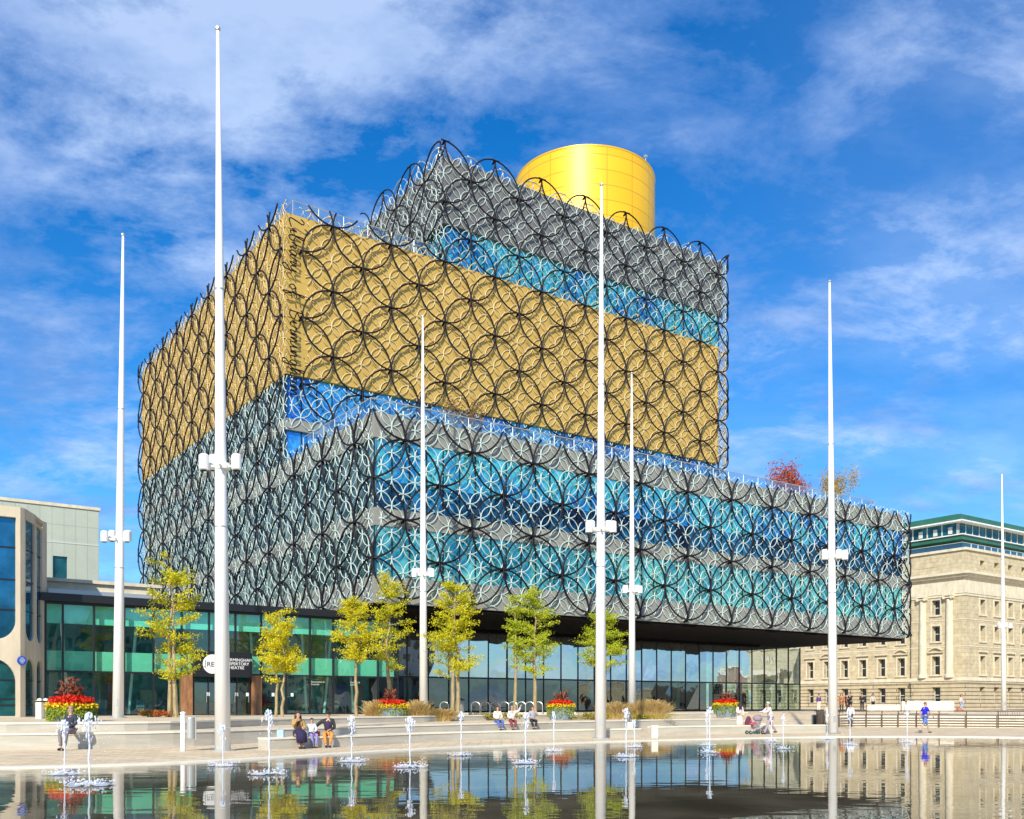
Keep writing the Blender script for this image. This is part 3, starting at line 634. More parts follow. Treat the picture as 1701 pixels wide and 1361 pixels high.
# pale plant-room block behind and parapet
SB = thing('theatre_fly_tower', 'plain pale green clad tower block with one small window behind the theatre', 'building', (-34.9, 80, 0), ROT)
q = MB(); wall(q, (-30, 0), (1, 0), (0, -1), 30, 0, 18.0, [(26.45, 27.55)], [(11.6, 13.9)], .25); q.quad((0, 0, 0), (0, 20, 0), (0, 20, 18), (0, 0, 18)); q.quad((-30, 0, 18), (0, 0, 18), (0, 20, 18), (-30, 20, 18)); q.quad((-30, 20, 0), (-30, 0, 0), (-30, 0, 18), (-30, 20, 18))
q.build('wall', m_clad, SB); q = MB(); q.box(-30.1, .1, -.1, 20.1, 18, 18.25); q.build('coping', m_trim, SB)
q = MB(); q.box(-3.55, -2.45, .2, .3, 11.6, 13.9); wv = q.build('window', m_greenglass, SB); q = MB(); q.box(-30, 0, -.03, 0.0, 15.0, 15.1); q.box(-30, 0, -.03, 0.0, 10.6, 10.7); q.build('joint_strips', m_sash, SB)
PR = thing('roof_parapet_block', 'low cream parapet storey above the left end of the theatre roof', 'building', (T0.x, T0.y, 0), ROT)
q = MB(); q.box(.2, 7.0, 3.0, 16, 8.0, 9.05); q.build('wall', m_trim, PR); q = MB(); q.box(0, 7.2, 2.8, 16, 9.05, 9.25); q.build('coping', m_trim, PR); q = MB(); q.box(.6, 6.6, 2.93, 3.0, 8.2, 8.6); q.build('louvre', m_steel, PR)

# ------------------------------------------------------------------ old concrete theatre front at far left
def rrect(x0, x1, z0, z1, rb, rt, n=8):
    P = []
    for cx_, cz_, r_, a0 in ((x1 - rb, z0 + rb, rb, -90), (x1 - rt, z1 - rt, rt, 0), (x0 + rt, z1 - rt, rt, 90), (x0 + rb, z0 + rb, rb, 180)):
        for i in range(n + 1):
            a = R(a0 + 90 * i / n); P.append((cx_ + r_ * math.cos(a), cz_ + r_ * math.sin(a)))
    return P
def holed(mb, x0, x1, z0, z1, hole, T, rec):
    c = (sum(p[0] for p in hole) / len(hole), sum(p[1] for p in hole) / len(hole)); n = len(hole)
    # outer point for each hole point, on the rectangle
    seg = n // 4; O = []
    for i, p in enumerate(hole):
        q = i // seg; f = (i % seg) / (seg - 1)
        corner = [(x1, z0), (x1, z1), (x0, z1), (x0, z0)][q]
        if q == 0: o_ = (p[0] if f < .5 else x1, z0 if f < .5 else p[1])
        elif q == 1: o_ = (x1 if f < .5 else p[0], p[1] if f < .5 else z1)
        elif q == 2: o_ = (p[0] if f < .5 else x0, z1 if f < .5 else p[1])
        else: o_ = (x0 if f < .5 else p[0], p[1] if f < .5 else z0)
        if abs(f - .5) < .01: o_ = corner
        O.append(o_)
    V = [T(a, z, 0) for a, z in O] + [T(a, z, 0) for a, z in hole] + [T(a, z, rec) for a, z in hole]
    mb.add(V, [(i, (i + 1) % n, n + (i + 1) % n, n + i) for i in range(n)] + [(n + i, n + (i + 1) % n, 2 * n + (i + 1) % n, 2 * n + i) for i in range(n)])
OT = thing('theatre_wing', 'curved pale concrete building with rounded arch windows at far left', 'building', (-26.0, 50.0, 0), 0)
m_bglass = mat('blue_window_glass', (.02, .14, .26), .05, metal=.6, var=.4, scale=.5)
bays = []
p = Vector((0, 0)); fdir = -uR
pt = [(Vector((-12.5, -8.75)), Vector((0, 0)))]
# front bays (towards the left, out of frame) and two side bays
cw = [(Vector((.03, .02)) - uR * 5.1 * (i + 1), Vector((.03, .02)) - uR * 5.1 * i) for i in range(3)][::-1] + [(Vector((.12, .3)), Vector((-.18, 2.0))), (Vector((-.28, 2.3)), Vector((-.66, 3.8)))]
wl = MB(); 
for bi, (a, b_) in enumerate(cw):
    u = (b_ - a); L = u.length; u = u / L; n_ = Vector((u.y, -u.x))
    T = lambda s_, z, dp, a=a, u=u, n_=n_: (a.x + u.x * s_ - n_.x * dp, a.y + u.y * s_ - n_.y * dp, z)
    g0 = .2 if bi < 3 else .14
    for (z0_, z1_, h) in ((4.55, 11.9 - .25 * (bi > 3), rrect(g0, L - g0, 5.05, 11.5, min(1.0, (L - 2 * g0) / 2.01), .05, 8)), (Z2 - .1, 4.55, rrect(g0, L - g0, Z2 + .05, 4.1, .05, min(1.3, (L - 2 * g0) / 2.01), 8))):
        holed(wl, 0, L, z0_, z1_, h, T, .3 if bi < 3 else .12)
        q = MB(); q.add([T(s_, z, .28 if bi < 3 else .10) for s_, z in h], [tuple(range(len(h)))]); wn_ = q.build('window', m_bglass if z0_ > 4 else m_greenglass, OT)
        q = MB()
        for zz_ in ([Z2 + .6, 1.9, 2.9] if z0_ < 4 else [6.6, 8.2, 9.9]): q.add([T(s_, z, .24 if bi < 3 else .08) for s_, z in ((g0, zz_), (L - g0, zz_), (L - g0, zz_ + .07), (g0, zz_ + .07))], [(0, 1, 2, 3)])
        if L > 3: q.add([T(s_, z, .23) for s_, z in ((L / 2 - .04, z0_ + .6), (L / 2 + .04, z0_ + .6), (L / 2 + .04, z1_ - .5), (L / 2 - .04, z1_ - .5))], [(0, 1, 2, 3)])
        q.build('frame', m_frame, wn_)
# piers between bays
for a, b_ in ((cw[2][1], cw[3][0]), (cw[3][1], cw[4][0]), (cw[4][1], Vector((-.6, 4.15)))): wl.quad((a.x, a.y, Z2), (b_.x, b_.y, Z2), (b_.x, b_.y, 11.9), (a.x, a.y, 11.9))
a0 = cw[0][0]; P = [a0] + [c for bb in cw for c in bb] + [Vector((-.6, 4.15)), Vector((-8, 12)), Vector((-24, 2))]; wl.prism([(p_.x, p_.y) for p_ in P], 11.9, 12.05)
wl.build('wall', m_conc, OT)
pl = thing('plaque', 'round blue wall plaque on the pale concrete pier', 'plaque', (-25.9, 50.02, 3.95), R(50))
q = MB(); q.tube([(0, 0, 0), (0, -.06, 0)], .24, 24); q.build('disc', mat('plaque_blue', (.02, .08, .45), .3), pl)
q = MB()
for i, w_ in enumerate((.16, .26, .3, .24, .16)): q.box(-w_ / 2, w_ / 2, -.07, -.062, .13 - i * .065, .15 - i * .065)
q.build('lettering', m_white, pl)

# ------------------------------------------------------------------ stone building at right
BH = thing('stone_office_building', 'cream stone office building with columns and a green glass rooftop storey', 'building', (71.8, 150, 0), ROT)
# right face (local y=0, x 0..60) and left face (x=0; y 0..9.3, then set back .9 to y 45)
rowsB = [(1.9, 4.5), (6.5, 9.5), (11.9, 14.4), (16.2, 18.6)]
colsR = [(5.1 + 4.35 * i - .8, 5.1 + 4.35 * i + .8) for i in range(12)]
wl = MB(); wg = MB()
for rows_, z0_, z1_, tgt in ((rowsB[:1], 0, 5.6, wg), (rowsB[1:], 5.6, 19.4, wl)):
    wall(tgt, (0, 0), (1, 0), (0, -1), 60, z0_, z1_, colsR, rows_, .85)
    wall(tgt, (0, 9.3), (0, -1), (-1, 0), 9.3, z0_, z1_, [(3.7, 5.1)], rows_, .85)
    wall(tgt, (.9, 55.3), (0, -1), (-1, 0), 46, z0_, z1_, [(46 - 2.4 - 3.7 * i - .7, 46 - 2.4 - 3.7 * i + .7) for i in range(11)], rows_, .85)
    tgt.quad((0, 9.3, z0_), (.9, 9.3, z0_), (.9, 9.3, z1_), (0, 9.3, z1_))
wall(wl, (0, 0), (1, 0), (0, -1), 60, 22.9, 26.2, [(a + .1, b_ - .1) for a, b_ in colsR], [(23.3, 24.9)], .85); wall(wl, (0, 9.3), (0, -1), (-1, 0), 9.3, 22.9, 26.2, [], [], 0); wall(wl, (.9, 55.3), (0, -1), (-1, 0), 46, 22.9, 26.2, [], [], 0)
wl.quad((0, 0, 26.2), (60, 0, 26.2), (60, 55, 26.2), (0, 55, 26.2))
wl.build('wall', m_stone, BH); wg.build('ground_floor_wall', m_rust, BH)
tr = MB()
for z0_, z1_, p_ in ((5.45, 5.75, .25), (5.75, 6.0, .12), (19.4, 20.1, .08), (20.1, 22.0, .02), (22.0, 22.4, .6), (22.4, 22.8, 1.0), (5.2, 5.35, .12), (15.2, 15.35, .06), (19.0, 19.25, .15), (26.2, 26.6, .3), (10.9, 11.1, .05)):
    tr.box(-p_, 60, -p_, 9.3 + p_, z0_, z1_); tr.box(.9 - p_, 20, 9.3 + p_ + .002, 55, z0_, z1_ - .003)
tr.build('cornice', m_trim, BH)
wsets = {}
def bwin(x, y, face, w_, h, z):
    """sash window part: dark pane with white sash bars; face 'R' looks to -y, 'L' looks to -x"""
    key = (face, round(w_, 2), round(h, 2))
    if key not in wsets:
        q = MB(); 
        if face == 'R': q.box(-w_ / 2, w_ / 2, .78, .83, 0, h)
        else: q.box(.78, .83, -w_ / 2, w_ / 2, 0, h)
        a = q.build('window', m_pane, BH); f_ = MB()
        def bar(a0_, a1_, c0, c1_):
            if face == 'R': f_.box(a0_, a1_, .73, .779, c0, c1_)
            else: f_.box(.73, .779, a0_, a1_, c0, c1_)
        bar(-w_ / 2, -w_ / 2 + .1, 0, h); bar(w_ / 2 - .1, w_ / 2, 0, h); bar(-w_ / 2 + .1, w_ / 2 - .1, h * .5 - .06, h * .5 + .06); bar(-w_ / 2 + .1, w_ / 2 - .1, 0, .1); bar(-w_ / 2 + .1, w_ / 2 - .1, h - .1, h)
        f_.build('sash', m_sash, a)
        wsets[key] = a
    else: a = copy_tree(wsets[key], BH)
    a.location = (x, y, z); return a
psets = {}
def shared(key, name, x, y, z, mk, parent=BH):
    """first use builds the part, later uses copy it"""
    if key not in psets: q = MB(); mk(q); a = q.build(name, m_trim, parent); psets[key] = a
    else: a = psets[key].copy(); COL.objects.link(a); a.parent = parent
    a.location = (x, y, z); return a
def surR(q, w, h): q.box(-w - .25, -w, -.1, .02, 0, h + .25); q.box(w, w + .25, -.1, .02, 0, h + .25); q.box(-w, w, -.1, .02, h, h + .25); q.box(-w - .35, w + .35, -.2, .02, -.25, 0)
def surL(q, w, h): q.box(-.1, .02, -w - .25, -w, 0, h + .25); q.box(-.1, .02, w, w + .25, 0, h + .25); q.box(-.1, .02, -w, w, h, h + .25); q.box(-.2, .02, -w - .35, w + .35, -.25, 0)
def arched(q):
    n_ = 10; arc = [(-1.3 + 2.6 * i / n_, .75 + .55 * math.sin(math.pi * i / n_)) for i in range(n_ + 1)]
    q.add([(-.4, a_, c_) for a_, c_ in arc] + [(.02, a_, c_) for a_, c_ in arc] + [(-.4, a_, c_ + .18) for a_, c_ in arc] + [(.02, a_, c_ + .18) for a_, c_ in arc],
          [f for i in range(n_) for f in ((i, i + 1, 2 * (n_ + 1) + i + 1, 2 * (n_ + 1) + i), (i, n_ + 1 + i, n_ + 2 + i, i + 1), (2 * (n_ + 1) + i, 2 * (n_ + 1) + i + 1, 3 * (n_ + 1) + i + 1, 3 * (n_ + 1) + i))])
    q.box(-.4, .02, -1.3, 1.3, .55, .73)
for ri, (z0_, z1_) in enumerate(rowsB):
    h = z1_ - z0_
    for a, b_ in colsR[:6]:
        c = (a + b_) / 2; bwin(c, 0, 'R', 1.6, h, z0_)
        if ri: shared(('R', ri), 'window_surround', c, 0, z0_, lambda q: surR(q, .8, h))
        if ri == 1: shared('pR', 'pediment', c, 0, z1_, lambda q: q.box(-1.2, 1.2, -.35, .02, .6, .8))
    ys = [(4.9, 0)] + [(9.3 + 2.4 + 3.7 * i, .9) for i in range(9)]
    for y, xo in ys:
        bwin(xo, y, 'L', 1.4, h, z0_)
        if ri: shared(('L', ri), 'window_surround', xo, y, z0_, lambda q: surL(q, .7, h))
        if ri == 1:
            if xo == 0 or abs(y - 11.7) < .1 or abs(y - 26.5) < .1: shared('pA', 'arched_pediment', xo, y, z1_, arched)
            else: shared('pL', 'pediment', xo, y, z1_, lambda q: q.box(-.35, .02, -1.15, 1.15, .6, .8))
for a, b_ in colsR[:6]: bwin((a + b_) / 2, 0, 'R', 1.4, 1.6, 23.3)
for y in (2.6, 7.2):
    q = MB(); q.lathe([(.75, 6.0), (.75, 6.4), (.62, 6.6), (.60, 12), (.52, 18.4), (.52, 18.6)], (-.02, y, 0), 20); c_ = q.build('column', m_trim, BH, smooth=False)
    q = MB()
    for dy in (-.62, .62): q.tube([(-.75, y + dy, 18.85), (.1, y + dy, 18.85)], .26, 12)
    q.box(-.7, .1, y - .7, y + .7, 18.75, 18.95); q.box(-.8, .1, y - .85, y + .85, 19.12, 19.39); q.build('capital', m_trim, c_)
# carved inscription panel, worn
q = MB(); q.box(-.06, 0.0, 5.1, 8.9, 24.0, 25.2); q.build('inscription_panel', m_stone, BH)
dr_ = MB(); dr_.tube([(.8, 9.6, 0), (.8, 9.6, 19.4)], .07, 6); dr_.build('drainpipe', m_dark, BH)
# green rooftop storeys
def gr(name, m, *a): return bx(name, m, *a, parent=BH)
gr('roof_wall', m_greenglass, 4, 60, 3, 45, 26.6, 28.2); gr('terrace_edge', m_greenroof, 1.2, 60, 1.2, 46, 28.2, 28.9); gr('terrace_canopy', m_white, .9, 60, .9, 46, 28.9, 29.05)
gr('roof_glazing', m_greenglass, 2.6, 60, 2.6, 45, 29.05, 31.2); gr('roof_slab', m_white, 1.2, 60, 1.2, 46, 31.2, 31.4)
gr('roof', m_greenroof, 1.8, 60, 1.8, 46, 31.4, 32.4)
q = MB(); q.prism([(3, 3), (60, 3), (60, 44), (3, 44)], 32.4, 32.7); q.build('roof_ridge', m_greenroof, BH)
fr = MB()
for i in range(28): x = 2.6 + i * 2.05; fr.box(x - .06, x + .06, 2.5, 2.6, 29.05, 31.2); fr.box(x + .9, x + 1.0, .95, 1.1, 26.6, 27.6)
for i in range(16): y = 2.8 + i * 2.6; fr.box(2.5, 2.6, y - .08, y + .08, 29.05, 31.2); fr.box(2.45, 2.55, y + .8, y + 1.5, 29.5, 30.6)
fr.box(.95, 60, .95, 1.0, 27.6, 27.66); fr.box(.95, 1.0, 1.0, 46, 27.6, 27.66); fr.build('roof_mullions', m_sash, BH)
q = MB(); q.quad((1.02, 1.02, 26.6), (60, 1.02, 26.6), (60, 1.02, 27.58), (1.02, 1.02, 27.58)); q.quad((1.02, 46, 26.6), (1.02, 1.02, 26.6), (1.02, 1.02, 27.58), (1.02, 46, 27.58)); q.build('terrace_railing', m_rail, BH)

# ------------------------------------------------------------------ buildings out of frame to the right, seen mirrored in the entrance glass
HM = thing('memorial_hall', 'stone memorial hall with arched doorway and rounded drum top', 'building', (62, 104.5, Z2), ROT)
q = MB(); k = 8
q.prism([(-6.2 if i in (4, 5) else 0, 0) for i in range(0)] or [(0, -4.5), (3, -6.5), (9, -6.5), (12, -4.5), (12, 4.5), (9, 6.5), (3, 6.5), (0, 4.5)], 0, 12.5); q.build('wall', m_stone, HM)
q = MB()
for z0_, z1_, e_ in ((8.9, 9.3, .25), (9.3, 9.6, .45), (12.3, 12.9, .3), (1.0, 1.2, .12)): q.prism([(-e_, -4.7 - e_), (3 - e_, -6.5 - e_), (9 + e_, -6.5 - e_), (12 + e_, -4.7 - e_), (12 + e_, 4.7 + e_), (9 + e_, 6.5 + e_), (3 - e_, 6.5 + e_), (-e_, 4.7 + e_)], z0_, z1_)
q.build('cornice', m_trim, HM)
q = MB(); q.lathe([(5.2, 12.9), (5.2, 14), (4.4, 15.4), (2.5, 16.5), (.2, 17)], (6, 0, 0), 32); q.build('dome', m_trim, HM)
q = MB(); q.box(-.12, .05, -1.2, 1.2, 0, 3.6); q.add([(-.12, 1.2 * math.cos(R(a)), 3.6 + 1.2 * math.sin(R(a))) for a in range(0, 181, 15)], [tuple(range(13))]); q.build('door', m_dark, HM)
q = MB()
for y in (-1.9, 1.9): q.tube([(-.5, y, 0), (-.5, y, 5.2)], .3, 12)
q.box(-.9, 0, -2.5, 2.5, 5.2, 5.8)
for y in (-1, -.5, 0, .5, 1): q.box(-.06, .02, y - .12, y + .12, 7.0, 8.0)
q.build('portico', m_trim, HM)
def simple_block(label, loc, wd, dp, h, m, rz=ROT, cat='building', fl=3.4):
    th = thing('city_building', label, cat, (loc[0], loc[1], 0), rz); q = MB(); n = int(wd / 3.2); rows_ = [(1 + fl * i, 1 + fl * i + 1.9) for i in range(int(h / fl))]
    for (p0, u, nn_, L) in (((0, 0), (1, 0), (0, -1), wd), ((0, dp), (0, -1), (-1, 0), dp), ((wd, 0), (0, 1), (1, 0), dp), ((wd, dp), (-1, 0), (0, 1), wd)):
        k = max(1, int(L / 3.2)); cs = [((i + .5) * L / k - .8, (i + .5) * L / k + .8) for i in range(k)]; wall(q, p0, u, nn_, L, 0, h, cs, rows_, .3)
    q.build('wall', m, th); q = MB(); q.box(.28, wd - .28, .28, dp - .28, 0, h - .2); q.build('windows', m_pane, th); q = MB(); q.box(-.3, wd + .3, -.3, dp + .3, h, h + .5); q.build('roof', m_trim, th); return th
simple_block('cream stone civic block beyond the plaza on the right', (150, 52), 14, 22, 5.5, m_stone)
simple_block('brown brick block beyond the plaza on the right', (150, 84), 16, 14, 9, brick_mat('brown_brick', (.25, .12, .08), (.2, .1, .06), (.3, .27, .22), .5, .15, .02))
simple_block('long grey office block behind the plaza', (120, -40), 30, 60, 17, m_grey)
simple_block('pale office slab behind the plaza trees', (60, -90), 60, 20, 20, m_clad)

# ------------------------------------------------------------------ flagpoles with floodlights
def flagpole(label, bx_, by_, Y, z, tip, lean=0, lampy=None):
    p = at(bx_, by_, Y); zt_ = at(bx_, tip, Y).z; h = zt_ - z
    th = thing('flagpole', label, 'flagpole', (p.x, Y, z), 0, 'tall white masts round the pool')
    q = MB(); q.tube([(0, 0, 0), (lean * .33, 0, h * .33), (lean * .66, 0, h * .66), (lean, 0, h)], [.27, .21, .14, .055], 20); q.build('pole', m_white, th, smooth=True); q = MB(); q.box(-.07, .07, -.275, -.2, .6, .95); q.build('access_hatch', m_steel, th)
    for r_, z_ in ((.222, h * .31), (.155, h * .64)): q = MB(); q.lathe([(r_, z_), (r_, z_ + .05)], (lean * z_ / h, 0, 0), 18); q.build('collar', m_steel, th)
    pass
    q = MB(); q.lathe([(.42, 0), (.42, .04), (.3, .06)], (0, 0, 0), 20); q.build('base_plate', m_steel, th)
    q = MB(); q.lathe([(.02, 0), (.09, .05), (.09, .12), (.02, .17)], (lean, 0, h), 10); q.build('finial', m_steel, th)
    zl = 9.95 - z; br_ = MB(); br_.tube([(-.62, -.1, zl - .12), (.62, -.1, zl - .12)], .045, 8); br_.lathe([(.25, -.1), (.27, 0), (.25, .1)], (0, 0, zl - .1), 16); br_.tube([(0, -.5, zl - .12), (0, .5, zl - .12)], .045, 8)
    bk = br_.build('lamp_bracket', m_white, th)
    for x, y, dz in ((-.56, -.28, -.02), (-.40, .25, .1), (.56, -.28, -.02), (.40, .25, .1)):
        q = MB(); q.lathe([(.12, -.28), (.17, -.25), (.17, .22), (.12, .27)], (x, y, zl + dz), 14); lm = q.build('floodlight', m_white, th); q = MB(); q.lathe([(.12, -.29), (.10, -.285)], (x, y, zl + dz), 12); q.build('lens', m_pane, lm)
    return th
flagpole('tall white mast on the terrace in front of the theatre glass, nearest the left edge', 196, 1190, 47, Z2, 393, .25)
flagpole('tallest looking white mast on the pavement before the library corner', 370, 1250, 32.7, .03, 52, -.17)
flagpole('white mast between the two yellow trees by the red planter, lit against the lowest block', 703.5, 1184, 60, Z2, 528, -.05)
flagpole('thick white mast rising past the golden drum', 997.5, 1229, 44.5, .03, 310, .05)
flagpole('slim white mast behind the pampas grasses, just right of the thick central one', 1050, 1184, 68.6, Z2, 622, -.03)
flagpole('white mast in front of the right end of the library', 1384, 1216, 52.8, .05, 470, -.2)
flagpole('farthest white mast in front of the stone building', 1667.5, 1182, 99.8, Z2, 788, -.2)

# ------------------------------------------------------------------ trees
m_bark = mat('pale_bark', (.34, .26, .13), .8, var=.25, scale=6, stretch=(1, 1, .3))
def leaf_mat(name, c1, c2, tr_=.35):
    if name in MATS: return MATS[name]
    m = bpy.data.materials.new(name); m.use_nodes = True; t = m.node_tree; b = t.nodes['Principled BSDF']; b.inputs['Roughness'].default_value = .6; b.inputs['Specular IOR Level'].default_value = .25
    tcn = t.nodes.new('ShaderNodeTexCoord'); n = t.nodes.new('ShaderNodeTexNoise'); n.inputs['Scale'].default_value = 1.8; n.inputs['Detail'].default_value = 5; n.inputs['Roughness'].default_value = .8; t.links.new(tcn.outputs['Object'], n.inputs[0])
    r = t.nodes.new('ShaderNodeValToRGB'); r.color_ramp.elements[0].position = .36; r.color_ramp.elements[1].position = .64; r.color_ramp.elements[0].color = (*c1, 1); r.color_ramp.elements[1].color = (*c2, 1); t.links.new(n.outputs[0], r.inputs[0]); t.links.new(r.outputs[0], b.inputs['Base Color'])
    tl = t.nodes.new('ShaderNodeBsdfTranslucent'); t.links.new(r.outputs[0], tl.inputs[0]); ms = t.nodes.new('ShaderNodeMixShader'); ms.inputs[0].default_value = tr_
    o = t.nodes['Material Output']; t.links.new(b.outputs[0], ms.inputs[1]); t.links.new(tl.outputs[0], ms.inputs[2]); t.links.new(ms.outputs[0], o.inputs[0])
    MATS[name] = m; return m
lf_y = leaf_mat('leaf_yellow_green', (.42, .46, .012), (.85, .74, .02))
lf_y2 = leaf_mat('leaf_bright_yellow', (.50, .48, .012), (.90, .78, .018))
lf_g = leaf_mat('leaf_lime_green', (.30, .42, .02), (.70, .70, .03))
lf_d = leaf_mat('leaf_green', (.03, .09, .015), (.10, .18, .03))
def sapling(label, xb, Y, top, cl_, cr_, z_lo, lm, seed, stems=1, dens=1.0):
    """tree from photo measurements: base x, distance, top row, crown left and right, lowest crown row"""
    rnd = random.Random(seed); b_ = at(xb, 1171, Y); H = at(xb, top, Y).z - Z2; zl = at(xb, z_lo, Y).z - Z2
    wl_, wr_ = (xb - cl_) / F * Y, (cr_ - xb) / F * Y
    th = thing('young_tree', label, 'tree', (b_.x, Y, Z2), 0, 'young yellow-green street trees')
    tk = MB(); lv = MB(); segs = []
    def limb(p, q, r0, r1, wig=.08, n=5):
        P = []
        for i in range(n + 1):
            t_ = i / n; w_ = wig * math.sin(math.pi * t_); P.append(p.lerp(q, t_) + Vector((rnd.uniform(-w_, w_), rnd.uniform(-w_, w_), 0)))
        tk.tube(P, [lerp(r0, r1, i / n) for i in range(n + 1)], 6); return P
    tops = []
    for s_ in range(stems):
        dx = (s_ - (stems - 1) / 2) * .35; q = Vector((dx * .5 + rnd.uniform(-.1, .1), rnd.uniform(-.3, .3), H * (1 if s_ == 0 else rnd.uniform(.75, .9))))
        tops.append(limb(Vector((dx, rnd.uniform(-.1, .1), 0)), q, .115 * H / 7, .012, .12, 10))
    nb = int(40 * dens ** .8 * H / 7)
    for i in range(nb):
        P = tops[i % len(tops)]; t_ = rnd.uniform(0, 1) ** .9; z = lerp(zl, H * .97, t_)
        k_ = min(len(P) - 2, int(z / H * (len(P) - 1))) if z < P[-1].z else len(P) - 2
        f = min(1, max(0, (z - P[k_].z) / max(.01, P[k_ + 1].z - P[k_].z))); p = P[k_].lerp(P[k_ + 1], f)
        a = rnd.uniform(0, 2 * math.pi); prof = (math.sin(math.pi * min(1, .18 + (1 - t_) * .82) * .62) ** .8) * (1 - .25 * (t_ < .12))
        w_ = wr_ if math.cos(a) > 0 else wl_
        L = w_ * prof * rnd.uniform(.6, 1.12); q = p + Vector((math.cos(a) * L, math.sin(a) * L * .9, L * rnd.uniform(.05, .55)))
        B = limb(p - Vector((0, 0, .05)), q, .022, .006, .1, 4); segs.append(B)
        for _ in range(2):
            c_ = B[rnd.randint(1, 3)]; q2 = c_ + Vector((rnd.uniform(-.5, .5), rnd.uniform(-.5, .5), rnd.uniform(.0, .4))) * (L * .5 + .15)
            segs.append(limb(c_, q2, .012, .004, .04, 2))
    for B in segs:
        ln = (B[-1] - B[0]).length
        for _ in range(int(66 * dens ** .5 * ln + 10)):
            t_ = rnd.uniform(.25, 1.08) * (len(B) - 1); k_ = min(len(B) - 2, int(t_)); c_ = B[k_].lerp(B[k_ + 1], t_ - k_)
            lv.leaf(c_ + Vector((rnd.gauss(0, .13), rnd.gauss(0, .13), rnd.gauss(0, .075))), rnd.uniform(.06, .135), rnd, .7, -.2)
    tk.build('trunk', m_bark, th); lv.build('crown', lm, th); return th
sapling('tallest yellow-green tree, standing before the theatre glass left of the big mast', 287, 50, 912, 232, 345, 1128, lf_y, 1, 2, 1.0)
sapling('full yellow tree right of the theatre sign', 464, 52, 1012, 420, 508, 1128, lf_y2, 2, 2, 1.7)
sapling('slim yellow tree just left of the red flower planter', 592, 55, 992, 550, 636, 1105, lf_y2, 3, 1, 1.3)
sapling('sparse tree with a bare pale leader rising behind the red flower planter', 646, 60, 945, 612, 690, 1118, lf_y, 4, 1, 1.0)
sapling('bushy lime-yellow tree right of the slim mast by the planter', 756, 58, 952, 706, 806, 1130, lf_y, 5, 2, 1.5)
sapling('thin lime tree, the left one of the pair before the bike stands', 855, 66, 985, 834, 878, 1112, lf_g, 6, 1, .9)
sapling('wider lime tree, the right one of the pair before the bike stands', 889, 66, 968, 852, 928, 1122, lf_g, 7, 1, 1.2)
sapling('green tree half hidden behind the thick central mast', 1006, 70, 1012, 962, 1044, 1120, lf_g, 8, 1, 1.5)
def bush(name, label, cat, loc, w_, dp, h, m, seed, n=700, size=.2, trunk=False, group=None, up=.6):
    rnd = random.Random(seed); th = thing(name, label, cat, loc, 0, group); lv = MB()
    cl_ = [(rnd.uniform(-w_, w_) * .8, rnd.uniform(-dp, dp) * .8, rnd.uniform(.3, .9) * h) for _ in range(12)]
    for i in range(n):
        c_ = rnd.choice(cl_); lv.leaf((c_[0] + rnd.gauss(0, w_ * .22), c_[1] + rnd.gauss(0, dp * .22), max(.02, c_[2] + rnd.gauss(0, h * .14))), size * rnd.uniform(.6, 1.3), rnd, .6, up)
    st = MB()
    for c_ in cl_: st.tube([(c_[0] * .2, c_[1] * .2, 0), (c_[0] * .7, c_[1] * .7, c_[2] * .6), c_], [.04, .025, .01], 5)
    st.build('trunk' if trunk else 'stems', m_bark, th); lv.build('crown' if trunk else 'foliage', m, th); return th
lf_r = leaf_mat('leaf_russet', (.35, .07, .03), (.62, .16, .07)); lf_o = leaf_mat('leaf_ochre', (.40, .26, .03), (.60, .42, .08)); lf_b = leaf_mat('leaf_brown', (.20, .10, .03), (.42, .25, .09))
p = at(1315, 1171, 98); bush('roof_tree', 'small russet red tree on the roof terrace', 'tree', (p.x, 98, 21.3), 1.9, 1.5, 4.9, lf_r, 11, 3600, .22, True)
p = at(1395, 1171, 99); bush('roof_tree', 'small ochre yellow tree on the roof terrace behind the right mast', 'tree', (p.x, 99, 21.3), 1.6, 1.4, 4.7, lf_o, 12, 3000, .20, True)
p = at(768, 1171, 73); bush('roof_shrub', 'brown autumn shrub on the terrace under the gold block', 'shrub', (p.x, 73, 21.3), 1.9, 1.3, 3.9, lf_b, 13, 1000, .2)
p = at(262, 1171, 50); bush('flower_bed', 'low reddish plants round the foot of the tallest tree', 'plants', (p.x, 49.6, Z2), .75, .5, .32, leaf_mat('leaf_red_mix', (.25, .30, .03), (.6, .06, .04)), 14, 500, .13)
m_grass = leaf_mat('straw_grass', (.42, .28, .09), (.62, .46, .20), .4)
def pampas(label, x, Y, z, w_, h, seed, n=650):
    rnd = random.Random(seed); p = at(x, 1171, Y); th = thing('ornamental_grass', label, 'grass clump', (p.x, Y, z), 0, 'straw coloured grasses on the terrace'); q = MB()
    for i in range(n):
        bx_ = rnd.uniform(-w_, w_) * .6; by_ = rnd.uniform(-.5, .5) * w_ * .6; L = h * (1 - .35 * (bx_ / w_ / .6) ** 2) * rnd.uniform(.45, 1.08); dx = rnd.gauss(bx_ * .7, .30); dy = rnd.gauss(0, .3); t_ = rnd.uniform(.008, .016)
        a = Vector((bx_, by_, 0)); b_ = a + Vector((dx * .35, dy * .35, L * .62)); c_ = a + Vector((dx, dy, L)); s_ = Vector((t_, 0, 0))
        q.add([a - s_, a + s_, b_ + s_, b_ - s_, c_ + s_ * 1.5, c_ - s_ * 1.5], [(0, 1, 2, 3), (3, 2, 4, 5)])
    q.build('blades', m_grass, th); q = MB()
    for i in range(40): bx_ = rnd.uniform(-w_, w_) * .5; q.leaf((bx_, rnd.uniform(-.2, .2), 0.02), h * .4, rnd, .2, 3)
    q.build('base_leaves', lf_g, th); return th
pampas('straw grass clump left of the planter behind the slim yellow tree', 624, 54.5, Z1, .55, 1.25, 21, 500)
